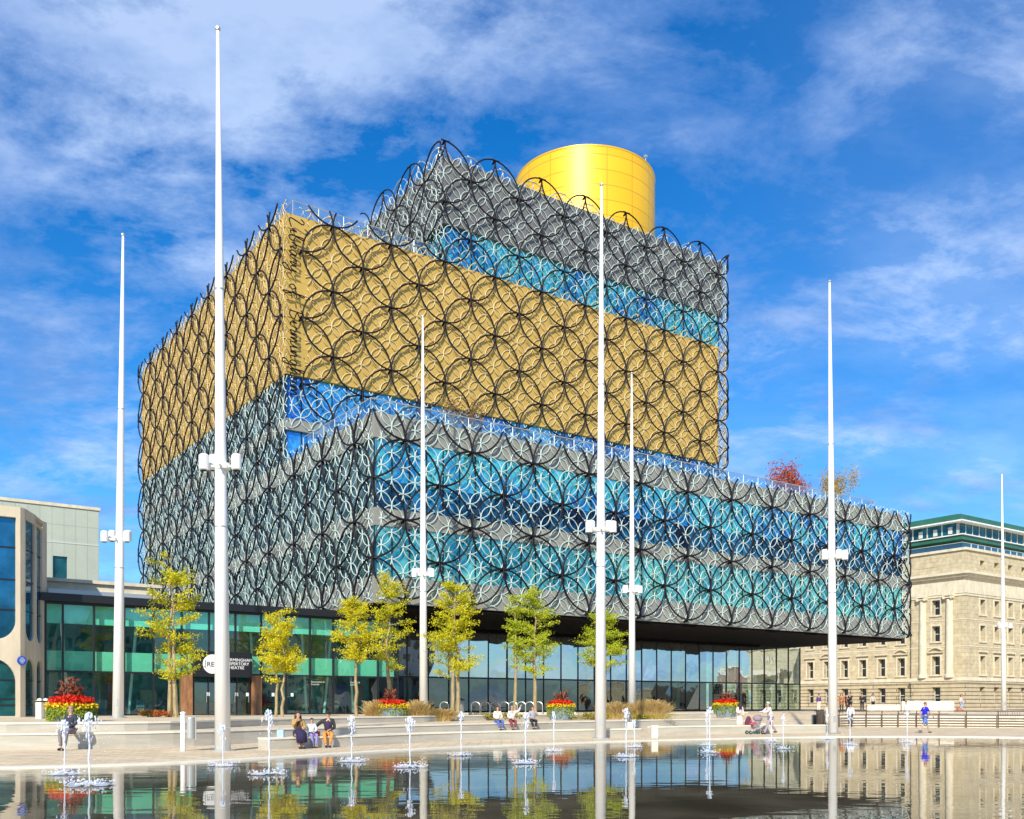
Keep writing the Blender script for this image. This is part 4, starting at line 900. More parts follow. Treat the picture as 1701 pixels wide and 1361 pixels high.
pampas('straw grass clump between the red planter and the mast', 692, 57, Z1, .7, 1.25, 22)
pampas('low straw grass clump right of the mast, nearest the bike stands', 735, 57, Z1, .8, .75, 23)
pampas('straw grass clump right of the thick central mast', 1022, 66, Z1, 1.0, 1.2, 24)
pampas('widest straw grass clump behind the slim mast', 1078, 66.5, Z1, 1.5, 1.35, 25, 1100)
p = at(960, 1171, 64); bush('flower_bed', 'low yellow and green bed between the second planter and the central mast', 'plants', (p.x + .6, 63.3, Z1), 1.4, .5, .35, leaf_mat('bed_mix', (.14, .22, .03), (.5, .35, .05)), 26, 700, .14)
p = at(812, 1171, 62); bush('flower_bed', 'low green bed behind the three seated friends', 'plants', (p.x + .8, 60.5, Z1), 2.0, .5, .4, MATS['bed_mix'], 27, 900, .14)
p = at(1085, 1171, 64); bush('flower_bed', 'low bed of yellow flowers below the widest grass clump', 'plants', (p.x, 64.6, Z1), 1.6, .4, .3, leaf_mat('bed_mix2', (.2, .25, .03), (.6, .45, .04)), 28, 700, .12)

# ------------------------------------------------------------------ flower planters
m_pot = mat('blue_grey_pot', (.19, .25, .27), .5, var=.2, scale=3)
def planter(label, x, Y, z, R0, seed, hfl=1.0, green=1.0, tall=.9):
    rnd = random.Random(seed); p = at(x, 1171, Y); th = thing('flower_planter', label, 'planter', (p.x, Y, z), 0, 'round planters of red and yellow flowers'); h = .82
    q = MB(); q.lathe([(R0 * .78, 0), (R0 * .80, .06), (R0 * .95, h - .1), (R0, h - .08), (R0, h), (R0 * .9, h)], k=28); pot = q.build('pot', m_pot, th)
    q = MB()
    for i in range(14): a = 2 * math.pi * i / 14; q.tube([(R0 * .82 * math.cos(a), R0 * .82 * math.sin(a), .05), (R0 * .97 * math.cos(a), R0 * .97 * math.sin(a), h - .1)], .02, 4)
    q.build('ribs', mat('pot_rib', (.3, .36, .38), .5), pot)
    q = MB()
    for i in range(int(1300 * green)):
        a = rnd.uniform(0, 2 * math.pi); t_ = rnd.random() ** 1.6; q.leaf((R0 * (1.0 + .06 * t_) * math.cos(a), R0 * (1.0 + .06 * t_) * math.sin(a), h + .1 - t_ * h * .85 * (.35 + .65 * abs(math.sin(a * 3.5 + seed)))), .12, rnd, .6, -1)
    q.build('trailing_leaves', leaf_mat('leaf_trailing', (.16, .26, .03), (.45, .50, .06)), th)
    q = MB()
    for i in range(900): a = rnd.uniform(0, 2 * math.pi); r_ = R0 * rnd.uniform(.75, 1.13); q.leaf((r_ * math.cos(a), r_ * math.sin(a), h + rnd.uniform(.02, .22)), .11, rnd, .8)
    q.build('yellow_flowers', leaf_mat('petal_yellow', (.6, .42, .01), (.9, .66, .02), .2), th)
    q = MB()
    for i in range(1500):
        a = rnd.uniform(0, 2 * math.pi); rr_ = rnd.random() ** .5; r_ = R0 * .95 * rr_; q.leaf((r_ * math.cos(a), r_ * math.sin(a), h + .18 + (.16 * (1 - rr_ ** 2) + rnd.uniform(0, .2)) * hfl), .12, rnd, .8)
    q.build('red_flowers', leaf_mat('petal_red', (.45, .01, .005), (.85, .05, .015), .2), th)
    q = MB(); q2 = MB()
    for i in range(11):
        a = rnd.uniform(0, 2 * math.pi); b_ = Vector((R0 * .3 * math.cos(a), R0 * .2 * math.sin(a), h + .2)); t_ = b_ + Vector((rnd.uniform(-.32, .32), rnd.uniform(-.3, .3), tall * rnd.uniform(.6, 1.15))); q2.tube([b_, t_], [.02, .01], 5)
        for _ in range(16): c_ = b_.lerp(t_, rnd.uniform(.25, 1)); q.leaf(c_ + Vector((rnd.gauss(0, .05), rnd.gauss(0, .05), 0)), .24, rnd, .5, .5)
    q2.build('stems', m_bark, th); q.build('bronze_leaves', leaf_mat('leaf_bronze', (.12, .03, .02), (.40, .12, .07)), th); return th
planter('large flower planter with trailing lime leaves behind the lone seated man at left', 119, 37.3, Z1, .83, 31, 1.1, 1.9, 1.0)
planter('grey planter of red flowers between straw grasses under the sparse tree', 648, 55, Z1, .95, 32, .9, .4, .8)
planter('grey planter of red and yellow flowers right of the seated friends', 931, 63, Z1, .84, 33, .9, .8, .8)
planter('flower planter beside the woman in the black headscarf', 1206, 70, .72, .86, 34, .9, .9, .9)

# ------------------------------------------------------------------ street furniture
def hoop(label, x, Y):
    p = at(x, 1171, Y); th = thing('bike_stand', label, 'bike stand', (p.x, Y, Z2), R(-20), 'row of steel hoop bike stands'); q = MB()
    q.tube([(-.32, 0, 0), (-.32, 0, .6)] + [(-.32 * math.cos(R(a)), 0, .6 + .25 * math.sin(R(a))) for a in range(20, 180, 20)] + [(.32, 0, .6), (.32, 0, 0)], .035, 8); q.build('hoop', m_steel, th)
    q = MB(); q.lathe([(.09, 0), (.09, .015)], (-.32, 0, 0), 10); q.lathe([(.09, 0), (.09, .015)], (.32, 0, 0), 10); q.build('foot_plates', m_steel, th); return th
for i, x in enumerate((738, 790, 806, 822, 838, 852, 866, 880, 894)):
    hoop(['steel bike hoop by the litter bin, apart from the rest', 'leftmost steel bike hoop of the row behind the friends', 'second steel bike hoop from the left of the row', 'steel bike hoop behind the friend in the white jacket', 'steel bike hoop left of the thin lime tree', 'steel bike hoop at the foot of the thin lime tree', 'steel bike hoop midway between the pair of lime trees', 'steel bike hoop just left of the wider lime tree', 'rightmost steel bike hoop before the second planter'][i], x, 66)
p = at(763, 1171, 62); th = thing('litter_bin', 'slatted grey litter bin by the bike stands', 'bin', (p.x, 62, Z2)); q = MB(); q.lathe([(.3, .05), (.32, .1), (.32, .85), (.3, .9)], k=20); q.build('bin_body', mat('bin_grey', (.3, .29, .26), .5), th); q = MB(); q.lathe([(.34, .95), (.34, 1.0), (.1, 1.08)], k=20); q.build('lid', m_frame, th); q = MB(); [q.tube([(.3 * math.cos(a), .3 * math.sin(a), .88), (.3 * math.cos(a), .3 * math.sin(a), .97)], .02, 4) for a in (0, 2.1, 4.2)]; q.build('lid_posts', m_frame, th)
p = at(304, 1171, 32.6); th = thing('litter_bin', 'steel post with a hanging grey litter bin before the steps', 'bin', (p.x, 32.6, .03)); q = MB(); q.tube([(0, 0, 0), (0, 0, 1.28)], .085, 14); q.lathe([(.1, 1.28), (.1, 1.33), (.02, 1.36)], k=14); q.build('post', m_white, th)
q = MB(); q.lathe([(.13, .42), (.14, .45), (.14, 1.12), (.13, 1.15)], (.25, .05, 0), 18); q.build('bin_body', m_steel, th); q = MB(); q.tube([(.46, -.05, .38), (.46, -.05, 1.17)], .02, 6); q.tube([(0, -.05, 1.17), (.46, -.05, 1.17)], .02, 6); q.build('bracket', m_steel, th)
for x, Y, l in ((66, 44, 'left'), (76, 44.3, 'middle'), (90, 44.6, 'right')):
    p = at(x, 1171, Y); th = thing('bollard', '%s one of three pale square bollards behind the left planter' % l, 'bollard', (p.x, Y, Z2), 0, 'pale bollards at the left'); q = MB(); q.box(-.13, .13, -.13, .13, 0, .86); q.build('post', m_nose, th); q = MB(); q.box(-.15, .15, -.15, .15, .78, .84); q.build('collar', m_frame, th)
    q = MB(); q.lathe([(.12, .86), (.09, .93), (.02, .96)], k=12); q.build('cap', m_nose, th)
for x, y, l in ((1046, 1217, 'small pale bollard by the slim mast'), (1087, 1226, 'pale end block where the right-hand bench begins')):
    p = ground_at(x, y, .03); th = thing('bollard', l, 'bollard', (p.x, p.y, .03)); q = MB(); q.box(-.15, .15, -.15, .15, 0, .55); q.build('post', m_nose, th); q = MB(); q.box(-.17, .17, -.17, .17, .55, .6); q.build('cap', m_nose, th)
# amphitheatre railing: curved wall with courses, top rail and bars
AP = [(19.8, 61.5), (22.5, 66.5), (26, 67.5), (30, 66.5), (36, 63.5), (44, 58), (54, 50)]
P = inter([(x, y, 0) for x, y in AP], 10); o0 = P[0]
th = thing('amphitheatre_railing', 'curved bronze slatted railing round the sunken stage at right', 'railing', (o0.x, o0.y, .03)); m_brz = mat('bronze_slats', (.12, .065, .03), .5, var=.4, scale=1.2); A = [p_ - o0 for p_ in P]
q = MB(); 
for zc in (.10, .28, .46, .64, .82): 
    i_ = off(A, .05); strip(A, zc, A, zc + .05, q); strip(A, zc + .05, i_, zc + .05, q); strip(i_, zc, i_, zc + .05, q)
q.build('slats', m_brz, th); q = MB(); q.tube(A, .04, 6); q.v = [(x, y, z + 1.15) for x, y, z in q.v]; q.build('handrail', m_brz, th)
q = MB()
for i in range(0, len(A)): 
    a = A[i]
    if i % 3 == 0: q_ = MB(); q_.tube([(a.x, a.y, 0), (a.x, a.y, 1.15)], .04, 6); q_.build('post', m_brz, th)
    if i < len(A) - 1 and P[i].x > 33:
        for k in range(1, 5): c_ = A[i].lerp(A[i + 1], k / 5); q.tube([(c_.x, c_.y, .8), (c_.x, c_.y, 1.15)], .012, 4)
q.build('bars', m_brz, th); q = MB(); o3 = off(A, .35); o4 = off(A, .7); strip(o3, 0, o3, .92, q); strip(o3, .92, o4, .92, q); q.build('backing_wall', m_nose, th); q = MB(); strip(A, .0, A, 1.1, q, 0, 9); q.build('end_panel', m_frame, th)
p = at(1540, 1171, 84); th = thing('low_wall', 'low cream wall with a thin rail behind the man in blue', 'wall', (p.x, 84, Z2), 0); q = MB(); q.box(-2.3, 2.3, -.2, .2, 0, .95); q.build('wall', m_nose, th); q = MB(); q.tube([(-2.3, 0, 1.25), (2.3, 0, 1.25)], .025, 6); [q.tube([(x, 0, .9), (x, 0, 1.25)], .02, 4) for x in np.linspace(-2.2, 2.2, 7)]; q.build('rail', m_steel, th)
p = at(1480, 1171, 88); th = thing('low_wall', 'longer lower cream wall in front of the stone building', 'wall', (p.x, 90, Z2), 0); q = MB(); q.box(-1.5, 3, -.2, .2, 0, .6); q.build('wall', m_nose, th); q = MB(); q.box(-1.55, 3.05, -.25, .25, .6, .66); q.build('coping', m_nose, th)
# curved dark bench slats on the ramp
p = at(1372, 1188, 78); th = thing('curved_bench', 'thin dark curved bench on the paved ramp', 'bench', (p.x, 76, .75)); q = MB(); A = inter([(-1.6, 0, .42), (-.6, .5, .42), (.8, .6, .42), (1.8, .2, .42)], 6); strip(A, .42, off(A, .4), .42, q); strip(A, .34, A, .42, q); q.build('seat', m_frame, th); q = MB(); [q.tube([(x, y, 0), (x, y, .36)], .04, 6) for x, y in ((-1.3, .3), (0, .8), (1.5, .5))]; q.build('legs', m_frame, th)
# low flat kerb wall beds on the upper terrace
p = at(820, 1171, 64); th = thing('bed_wall', 'low cream wall behind the green bed and bike stands', 'wall', (p.x, 63.5, Z1)); q = MB(); q.box(-2.8, 7.5, -.15, .15, 0, .48, rot=R(40), c=(0, 0)); q.build('wall', m_nose, th); 

# ------------------------------------------------------------------ fountain jets
m_jet = bpy.data.materials.new('jet_water'); m_jet.use_nodes = True; t = m_jet.node_tree; b = t.nodes['Principled BSDF']; b.inputs['Base Color'].default_value = (.88, .92, 1, 1); b.inputs['Roughness'].default_value = .25; b.inputs['Alpha'].default_value = .62
m_spl = bpy.data.materials.new('splash_foam'); m_spl.use_nodes = True; b = m_spl.node_tree.nodes['Principled BSDF']; b.inputs['Base Color'].default_value = (.85, .90, 1, 1); b.inputs['Roughness'].default_value = .4; b.inputs['Alpha'].default_value = .55
def jet(label, x, y, top, seed, fat=1.0):
    rnd = random.Random(seed); p = ground_at(x, y, 0); H = (y - top) / F * p.y; th = thing('fountain_jet', label, 'fountain jet', (p.x, p.y, 0), 0, 'thin water jets in the mirror pool')
    q = MB(); n = 14; q.tube([(rnd.gauss(0, .006), rnd.gauss(0, .006), H * .93 * i / n) for i in range(n + 1)], [(.013 + .012 * (i / n) + rnd.uniform(-.004, .006)) for i in range(n + 1)], 6); q.build('water_column', m_jet, th, smooth=True)
    q = MB(); hd = min(.34, H * .25)
    for i in range(int(46 * fat)):
        z = H - abs(rnd.gauss(0, hd * .6)); w_ = .03 + .05 * fat * math.sin(min(1, (H - z) / hd) * math.pi * .8)
        q.ball((rnd.gauss(0, w_ * .7), rnd.gauss(0, w_ * .7), z), rnd.uniform(.008, .022), k=6, m=4, rz=rnd.uniform(.02, .06))
    for i in range(int(18 * fat)): a = rnd.uniform(0, 6.28); r_ = rnd.uniform(.05, .22) * fat; q.ball((r_ * math.cos(a), r_ * math.sin(a), H * rnd.uniform(.3, .95)), rnd.uniform(.006, .014), k=5, m=3)
    q.build('crest', m_jet, th)
    q = MB(); k = 28; R_ = .26 + .14 * fat; V = [(0, 0, .03)]
    for r_, zz in ((.18, .035), (.7, .02), (1.0, .002)):
        for i in range(k): a = 2 * math.pi * i / k; rr_ = R_ * r_ * (1 + rnd.uniform(-.12, .12)); V.append((rr_ * math.cos(a), rr_ * math.sin(a), zz + rnd.uniform(0, .012)))
    fs = [(0, 1 + i, 1 + (i + 1) % k) for i in range(k)] + [(1 + i, 1 + (i + 1) % k, 1 + k + (i + 1) % k, 1 + k + i) for i in range(k)][::1] + [(1 + k + i, 1 + k + (i + 1) % k, 1 + 2 * k + (i + 1) % k, 1 + 2 * k + i) for i in range(0, k, 1) if rnd.random() < .8]
    q.add(V, fs)
    for i in range(int(60 * fat)): a = rnd.uniform(0, 6.28); r_ = R_ * rnd.uniform(.2, 1.15); q.ball((r_ * math.cos(a), r_ * math.sin(a), .03 + abs(rnd.gauss(0, .05))), rnd.uniform(.008, .022), k=5, m=3)
    q.build('splash', m_spl, th); return th
for i, (l, x, y, tp, ft) in enumerate([
    ('water jet left of the lone seated man, the leftmost jet', 107, 1286, 1197, 1.2), ('widest spraying water jet, nearest the camera at left', 148, 1304, 1185, 1.8),
    ('faint water jet against the foot of the tallest mast', 370, 1272, 1205, 1.0), ('tall water jet just left of the seated woman', 447, 1286, 1180, 1.2),
    ('water jet right of the man in orange trousers', 584, 1265, 1190, 1.2), ('water jet below the red flower planter', 681, 1274, 1192, 1.3),
    ('water jet right of the mast by the straw grasses', 766, 1255, 1182, .8), ('water jet before the friend in the grey jumper', 873, 1268, 1185, 1.0), ('water jet before the second grey planter', 920, 1248, 1183, .8),
    ('taller jet of the two by the slim mast', 1040, 1257, 1177, .9), ('shorter jet of the two by the slim mast', 1054, 1241, 1196, .6),
    ('left jet of the close pair before the headscarf planter', 1174.5, 1238, 1180, .6), ('nearer right jet of the close pair before the headscarf planter', 1179, 1250, 1175, .7),
    ('water jet in front of the person with the pushchair', 1281, 1232, 1184, .7), ('water jet just right of the pushchair person', 1301, 1244, 1187, .6), ('far water jet left of the right mast', 1374, 1228, 1180, .6),
    ('water jet right of the right mast', 1412, 1237, 1182, .7), ('water jet left of the man in blue', 1507, 1233, 1172, .7)]): jet(l, x, y, tp, 50 + i, ft)

# ------------------------------------------------------------------ people
SK = (.50, .30, .20)
m_skin = mat('skin', SK, .5); 
def cloth(c): return mat('cloth_%02d%02d%02d' % tuple(int(v * 99) for v in c), c, .85, var=.12, scale=9)
def skin_obj(name, verts, edges, radii, m, parent, root=0, sub=1):
    me = bpy.data.meshes.new(name); me.from_pydata([tuple(v) for v in verts], edges, []); me.update(); o = bpy.data.objects.new(name, me); COL.objects.link(o); o.parent = parent
    md = o.modifiers.new('skin', 'SKIN'); md.use_smooth_shade = True
    if not me.skin_vertices: 
        bm = bmesh.new(); bm.from_mesh(me); bm.verts.layers.skin.verify(); bm.to_mesh(me); bm.free()
    for i, r_ in enumerate(radii):
        rr_ = r_ if hasattr(r_, '__len__') else (r_, r_); me.skin_vertices[0].data[i].radius = rr_; me.skin_vertices[0].data[i].use_root = (i == root)
    s_ = o.modifiers.new('sub', 'SUBSURF'); s_.levels = sub; s_.render_levels = sub
    me.materials.append(m); return o
def person(label, loc, rz, pose='stand', top=(.1, .1, .3), bot=(.05, .05, .08), hair=(.03, .02, .015), seat=.45, scale=1.0, skirt=None, coat=None, arms=('down', 'down'), hairlen=0, cap=None, bare=False, group=None, scarf=None, lean=0.0, shorts=False, shoe=(.03, .03, .03)):
    """local frame: faces -y; x to the person's left"""
    th = thing('person', label, 'person', loc, rz, group); th.scale = (scale,) * 3
    V = Vector; hipz = .93
    if pose == 'sit': hipz = seat / scale + .10
    P = {'pelvis': V((0, 0, hipz))}
    ln = lean; P['waist'] = V((0, -ln * .3, hipz + .16)); P['chest'] = V((0, -ln * .7, hipz + .36)); P['neck'] = V((0, -ln, hipz + .54)); P['jaw'] = V((0, -ln - .03, hipz + .62)); P['head'] = V((0, -ln - .02, hipz + .70)); P['crown'] = V((0, -ln - .005, hipz + .775))
    for s_, n_ in ((1, 'L'), (-1, 'R')):
        P['sh' + n_] = V((s_ * .175, -ln * .95, hipz + .47)); P['hip' + n_] = V((s_ * .095, 0, hipz - .05))
        a = arms[0 if s_ == 1 else 1]; sh = P['sh' + n_]
        if a == 'down': el, wr = sh + V((s_ * .06, .02, -.28)), sh + V((s_ * .07, -.06, -.53))
        elif a == 'lap': el, wr = sh + V((s_ * .07, -.06, -.27)), V((s_ * .06, sh.y - .27, hipz + .12))
        elif a == 'out': el, wr = sh + V((s_ * .22, .0, -.17)), sh + V((s_ * .42, .02, -.36))
        elif a == 'up': el, wr = sh + V((s_ * .18, -.12, .05)), sh + V((s_ * .28, -.2, .30))
        elif a == 'fwd': el, wr = sh + V((s_ * .04, -.20, -.20)), sh + V((0, -.46, -.20))
        elif a == 'face': el, wr = sh + V((s_ * .05, -.20, -.18)), V((s_ * .08, sh.y - .24, hipz + .58))
        elif a == 'swing': el, wr = sh + V((s_ * .05, -.12, -.25)), sh + V((s_ * .05, -.30, -.42))
        elif a == 'back': el, wr = sh + V((s_ * .06, .12, -.25)), sh + V((s_ * .06, .16, -.50))
        P['el' + n_] = el; P['wr' + n_] = wr
        h = P['hip' + n_]
        if pose == 'stand': kn, an_ = V((s_ * .10, -.02, .50)), V((s_ * .11, .0, .09))
        elif pose == 'walk':
            f = -1 if s_ == 1 else 1; kn, an_ = V((s_ * .09, f * .17 - .05, .52)), V((s_ * .09, f * .36 + (.06 if f > 0 else 0), .10 if f < 0 else .17))
        else: 
            cr = (n_ == 'L' and 'cross' in pose); kn, an_ = h + V((s_ * .05, -.42, .03)), V((s_ * .07, h.y - .46, .09))
        P['kn' + n_] = kn; P['an' + n_] = an_; P['toe' + n_] = an_ + V((0, -.15, -.05))
    names = list(P); idx = {n_: i for i, n_ in enumerate(names)}; vs = [P[n_] for n_ in names]
    rad = {'pelvis': (.13, .10), 'waist': (.12, .09), 'chest': (.15, .105), 'neck': (.055, .055), 'jaw': (.068, .075), 'head': (.078, .095), 'crown': (.06, .07), 'shL': .06, 'shR': .06, 'elL': .042, 'elR': .042, 'wrL': .028, 'wrR': .028, 'hipL': .085, 'hipR': .085, 'knL': .058, 'knR': .058, 'anL': .038, 'anR': .038, 'toeL': .03, 'toeR': .03}
    rs = [rad[n_] for n_ in names]
    E = [('pelvis', 'waist'), ('waist', 'chest'), ('chest', 'neck'), ('neck', 'jaw'), ('jaw', 'head'), ('head', 'crown')]
    for n_ in 'LR': E += [('chest', 'sh' + n_), ('sh' + n_, 'el' + n_), ('el' + n_, 'wr' + n_), ('pelvis', 'hip' + n_), ('hip' + n_, 'kn' + n_), ('kn' + n_, 'an' + n_), ('an' + n_, 'toe' + n_)]
    ee = [(idx[a], idx[b_]) for a, b_ in E]
    # hands: palm plus five separate fingers
    for s_, n_ in ((1, 'L'), (-1, 'R')):
        wr, el = P['wr' + n_], P['el' + n_]; d_ = (wr - el).normalized(); sd_ = d_.cross(V((0, 0, 1)) if abs(d_.z) < .8 else V((0, 1, 0))).normalized()
        pm = wr + d_ * .055; vs.append(pm); rs.append((.022, .036)); ip = len(vs) - 1; ee.append((idx['wr' + n_], ip))
        nn_ = d_.cross(sd_)
        for k, (o_, L_) in enumerate(((-.030, .062), (-.010, .075), (.010, .070), (.030, .055))):
            a = pm + d_ * .035 + sd_ * o_; b2 = a + d_ * L_ * .55 + nn_ * .006; c_ = b2 + d_ * L_ * .45 + nn_ * .022
            for v_, r_ in ((a, .010), (b2, .009), (c_, .008)): vs.append(v_); rs.append(r_)
            m_i = len(vs); ee += [(ip, m_i - 3), (m_i - 3, m_i - 2), (m_i - 2, m_i - 1)]
        a = pm - d_ * .02 + sd_ * .045; b2 = a + d_ * .04 + sd_ * .018
        for v_, r_ in ((a, .011), (b2, .009)): vs.append(v_); rs.append(r_)
        m_i = len(vs); ee += [(ip, m_i - 2), (m_i - 2, m_i - 1)]
    skin_obj('body', vs, ee, rs, m_skin, th)
    # face
    hd = P['head']; q = MB(); q.ball(hd + V((0, -.098, -.012)), .012, .02, .022, 6, 4); q.ball(hd + V((0, -.09, -.052)), .026, .01, .007, 6, 4)
    for s_ in (-1, 1): q.ball(hd + V((s_ * .08, 0, -.01)), .012, .02, .03, 6, 4)
    q.build('face_features', mat('skin_warm', (.42, .22, .16), .5), th); q = MB()
    for s_ in (-1, 1): q.ball(hd + V((s_ * .032, -.088, .008)), .012, .008, .007, 6, 4)
    q.build('eyes', m_frame, th)
    def garment(name, keys, edges, grow, c, ext=None):
        ids = {k: i for i, k in enumerate(keys)}; vv = [P[k] for k in keys]; rr_ = []
        for k in keys: r_ = rad[k]; r_ = r_ if hasattr(r_, '__len__') else (r_, r_); rr_.append((r_[0] + grow, r_[1] + grow))
        if ext: ext(vv, rr_, ids)
        skin_obj(name, vv, [(ids[a], ids[b_]) for a, b_ in edges], rr_, cloth(c), th)
    def shorten(vv, rr_, ids):
        for n_ in 'LR': vv[ids['wr' + n_]] = P['el' + n_].lerp(P['wr' + n_], .9)
        rr_[ids['neck']] = (.07, .07); vv[ids['neck']] = P['neck'] - V((0, 0, .05))
    if bare:
        def sht(vv, rr_, ids):
            rr_[ids['neck']] = (.07, .07); vv[ids['neck']] = P['neck'] - V((0, 0, .05))
            for n_ in 'LR': vv[ids['el' + n_]] = P['sh' + n_].lerp(P['el' + n_], .8); rr_[ids['el' + n_]] = (.07, .07)
        garment('shirt', ['pelvis', 'waist', 'chest', 'neck', 'shL', 'shR', 'elL', 'elR'], [('pelvis', 'waist'), ('waist', 'chest'), ('chest', 'neck'), ('chest', 'shL'), ('shL', 'elL'), ('chest', 'shR'), ('shR', 'elR')], .025, top, sht)
    else:
        garment('jacket' if coat else 'top', ['pelvis', 'waist', 'chest', 'neck', 'shL', 'shR', 'elL', 'elR', 'wrL', 'wrR'], [('pelvis', 'waist'), ('waist', 'chest'), ('chest', 'neck'), ('chest', 'shL'), ('shL', 'elL'), ('elL', 'wrL'), ('chest', 'shR'), ('shR', 'elR'), ('elR', 'wrR')], .026, coat or top, shorten)
        if coat:
            q = MB(); c_ = P['chest'].lerp(P['waist'], .4); q.ball(c_ + V((0, -.085, 0)), .075, .06, .2, 10, 6); q.build('top', cloth(top), th)
    def trou(vv, rr_, ids):
        for n_ in 'LR':
            f = .45 if shorts else .92
            if shorts: vv[ids['an' + n_]] = P['kn' + n_].lerp(P['an' + n_], .12); rr_[ids['an' + n_]] = (.085, .085); rr_[ids['kn' + n_]] = (.09, .09)
            else: vv[ids['an' + n_]] = P['kn' + n_].lerp(P['an' + n_], f); rr_[ids['an' + n_]] = (.062, .062)
    garment('shorts' if shorts else 'trousers', ['pelvis', 'hipL', 'hipR', 'knL', 'knR', 'anL', 'anR'], [('pelvis', 'hipL'), ('hipL', 'knL'), ('knL', 'anL'), ('pelvis', 'hipR'), ('hipR', 'knR'), ('knR', 'anR')], .018, bot, trou)
    if skirt:
        q = MB()
        if pose == 'sit': 
            q.tube([(0, .05, hipz), (0, -.2, hipz + .01), (0, -.46, hipz - .03), (0, -.52, hipz - .30)], [.19, .2, .2, .19], 14)
        else: q.lathe([(.15, hipz + .1), (.2, hipz - .1), (.24, .5), (.28, .2)], k=18, sy=.8)
        q.build('skirt', cloth(skirt), th, smooth=True)
    if coat and pose != 'sit': q = MB(); q.lathe([(.155, hipz + .15), (.19, hipz - .05), (.22, hipz - .3)], k=16, sy=.75); q.build('coat_tail', cloth(coat), th, smooth=True)
    for n_ in 'LR':
        a = P['an' + n_]; q = MB(); q.ball(a + V((0, -.06, -.045)), .048, .135, .05, 10, 6); q.build('shoe', cloth(shoe), th, smooth=True)
    q = MB(); hv = []
    n1_, n2_ = 12, 6
    for i in range(n2_ + 1):
        ph = math.pi * .62 * i / n2_
        for j in range(n1_):
            a = 2 * math.pi * j / n1_; back = .5 + .5 * math.sin(a); e_ = ph * (.62 + .38 * back)
            hv.append(hd + V((.092 * math.sin(e_) * math.cos(a), .01 + .108 * math.sin(e_) * math.sin(a), .03 + .10 * math.cos(e_))))
    q.add(hv, [(i * n1_ + j, (i + 1) * n1_ + j, (i + 1) * n1_ + (j + 1) % n1_, i * n1_ + (j + 1) % n1_) for i in range(n2_) for j in range(n1_)])
    if hairlen:
        for i in range(7):
            a = R(20 + 140 * i / 6); q.tube([hd + V((.085 * math.cos(a), .085 * math.sin(a), .02)), hd + V((.11 * math.cos(a), .10 * math.sin(a), -hairlen * .5)), hd + V((.12 * math.cos(a), .09 * math.sin(a), -hairlen))], [.035, .04, .018], 6)
    q.build('hair', cloth(hair), th, smooth=True)
    if cap: q = MB(); q.ball(hd + V((0, .0, .055)), .105, .12, .07, 12, 6); q.ball(hd + V((0, -.11, .05)), .07, .07, .012, 10, 4); q.build('cap', cloth(cap), th, smooth=True)
    if scarf:
        q = MB(); q.ball(hd + V((0, .02, .01)), .108, .125, .135, 14, 8); q.tube([hd + V((0, .02, -.05)), hd + V((0, .03, -.2)), hd + V((0, .05, -.38))], [.11, .15, .17], 12); q.build('headscarf', cloth(scarf), th, smooth=True)
    return th
def lineY(pts, X):
    for a, b_ in zip(pts[:-1], pts[1:]):
        if a[0] <= X <= b_[0]: return lerp(a[1], b_[1], (X - a[0]) / (b_[0] - a[0]))
BN = [(-8.55, 33.4), (-6.3, 36), (-3.7, 39.5), (.3, 43), (6.4, 47)]
def sit_on(x, pts, d=.25, z=.42):
    # photo column x -> point on the bench line
    for k in range(400):
        X = -20 + k * .1; Y = lineY(pts, X)
        if Y and (X / Y) >= (x - HX) / F: return Vector((X, Y + d, .03))
s1 = sit_on(488, BN); rzb = math.atan2(2.6, 2.25)
person('seated woman with long dark hair, camel coat and dark skirt, on the pool bench', s1, R(28), 'sit', top=(.12, .04, .03), bot=(.35, .2, .17), coat=(.42, .27, .09), skirt=(.02, .015, .06), hair=(.09, .03, .015), hairlen=.28, arms=('lap', 'face'), seat=.44)
s2 = sit_on(511, BN); person('small child in a white top and lilac trousers between the woman and man', s2, R(30), 'sit', top=(.7, .72, .72), bot=(.25, .25, .55), hair=(.03, .015, .015), arms=('lap', 'lap'), seat=.44, scale=.72)
s3 = sit_on(541, BN); person('seated man in a dark cap, black jacket and orange trousers on the pool bench', s3, R(10), 'sit', top=(.05, .02, .10), bot=(.66, .27, .06), coat=(.03, .03, .03), cap=(.02, .02, .02), arms=('lap', 'out'), seat=.44)
o = thing('bag', 'small red bag on the bench between the child and the man', 'bag', (s3.x - .42, s3.y - .25, .45)); q = MB(); q.box(-.15, .15, -.08, .08, 0, .18); q.build('bag_body', cloth((.55, .08, .06)), o); q = MB(); q.tube([(-.08, 0, .18), (-.05, 0, .26), (.05, 0, .26), (.08, 0, .18)], .012, 5); q.build('handle', cloth((.4, .05, .04)), o)
o = thing('bag', 'pale blue bag on the bench left of the seated woman', 'bag', (s1.x - .55, s1.y - .35, .45)); q = MB(); q.box(-.12, .12, -.07, .07, 0, .26); q.build('bag_body', cloth((.35, .5, .72)), o); q = MB(); q.tube([(-.07, 0, .26), (-.04, 0, .34), (.04, 0, .34), (.07, 0, .26)], .01, 5); q.build('handle', cloth((.3, .4, .6)), o)
p = at(118, 1171, 33.3); person('lone seated man in a dark jumper and grey trousers before the big left planter', (p.x, 33.3, .03), R(-10), 'sit', top=(.03, .035, .06), bot=(.20, .17, .19), hair=(.35, .27, .18), arms=('lap', 'lap'), seat=.62)
ZF = Z1 + .0
def on_pix(x, y, z): return ground_at(x, y, z)
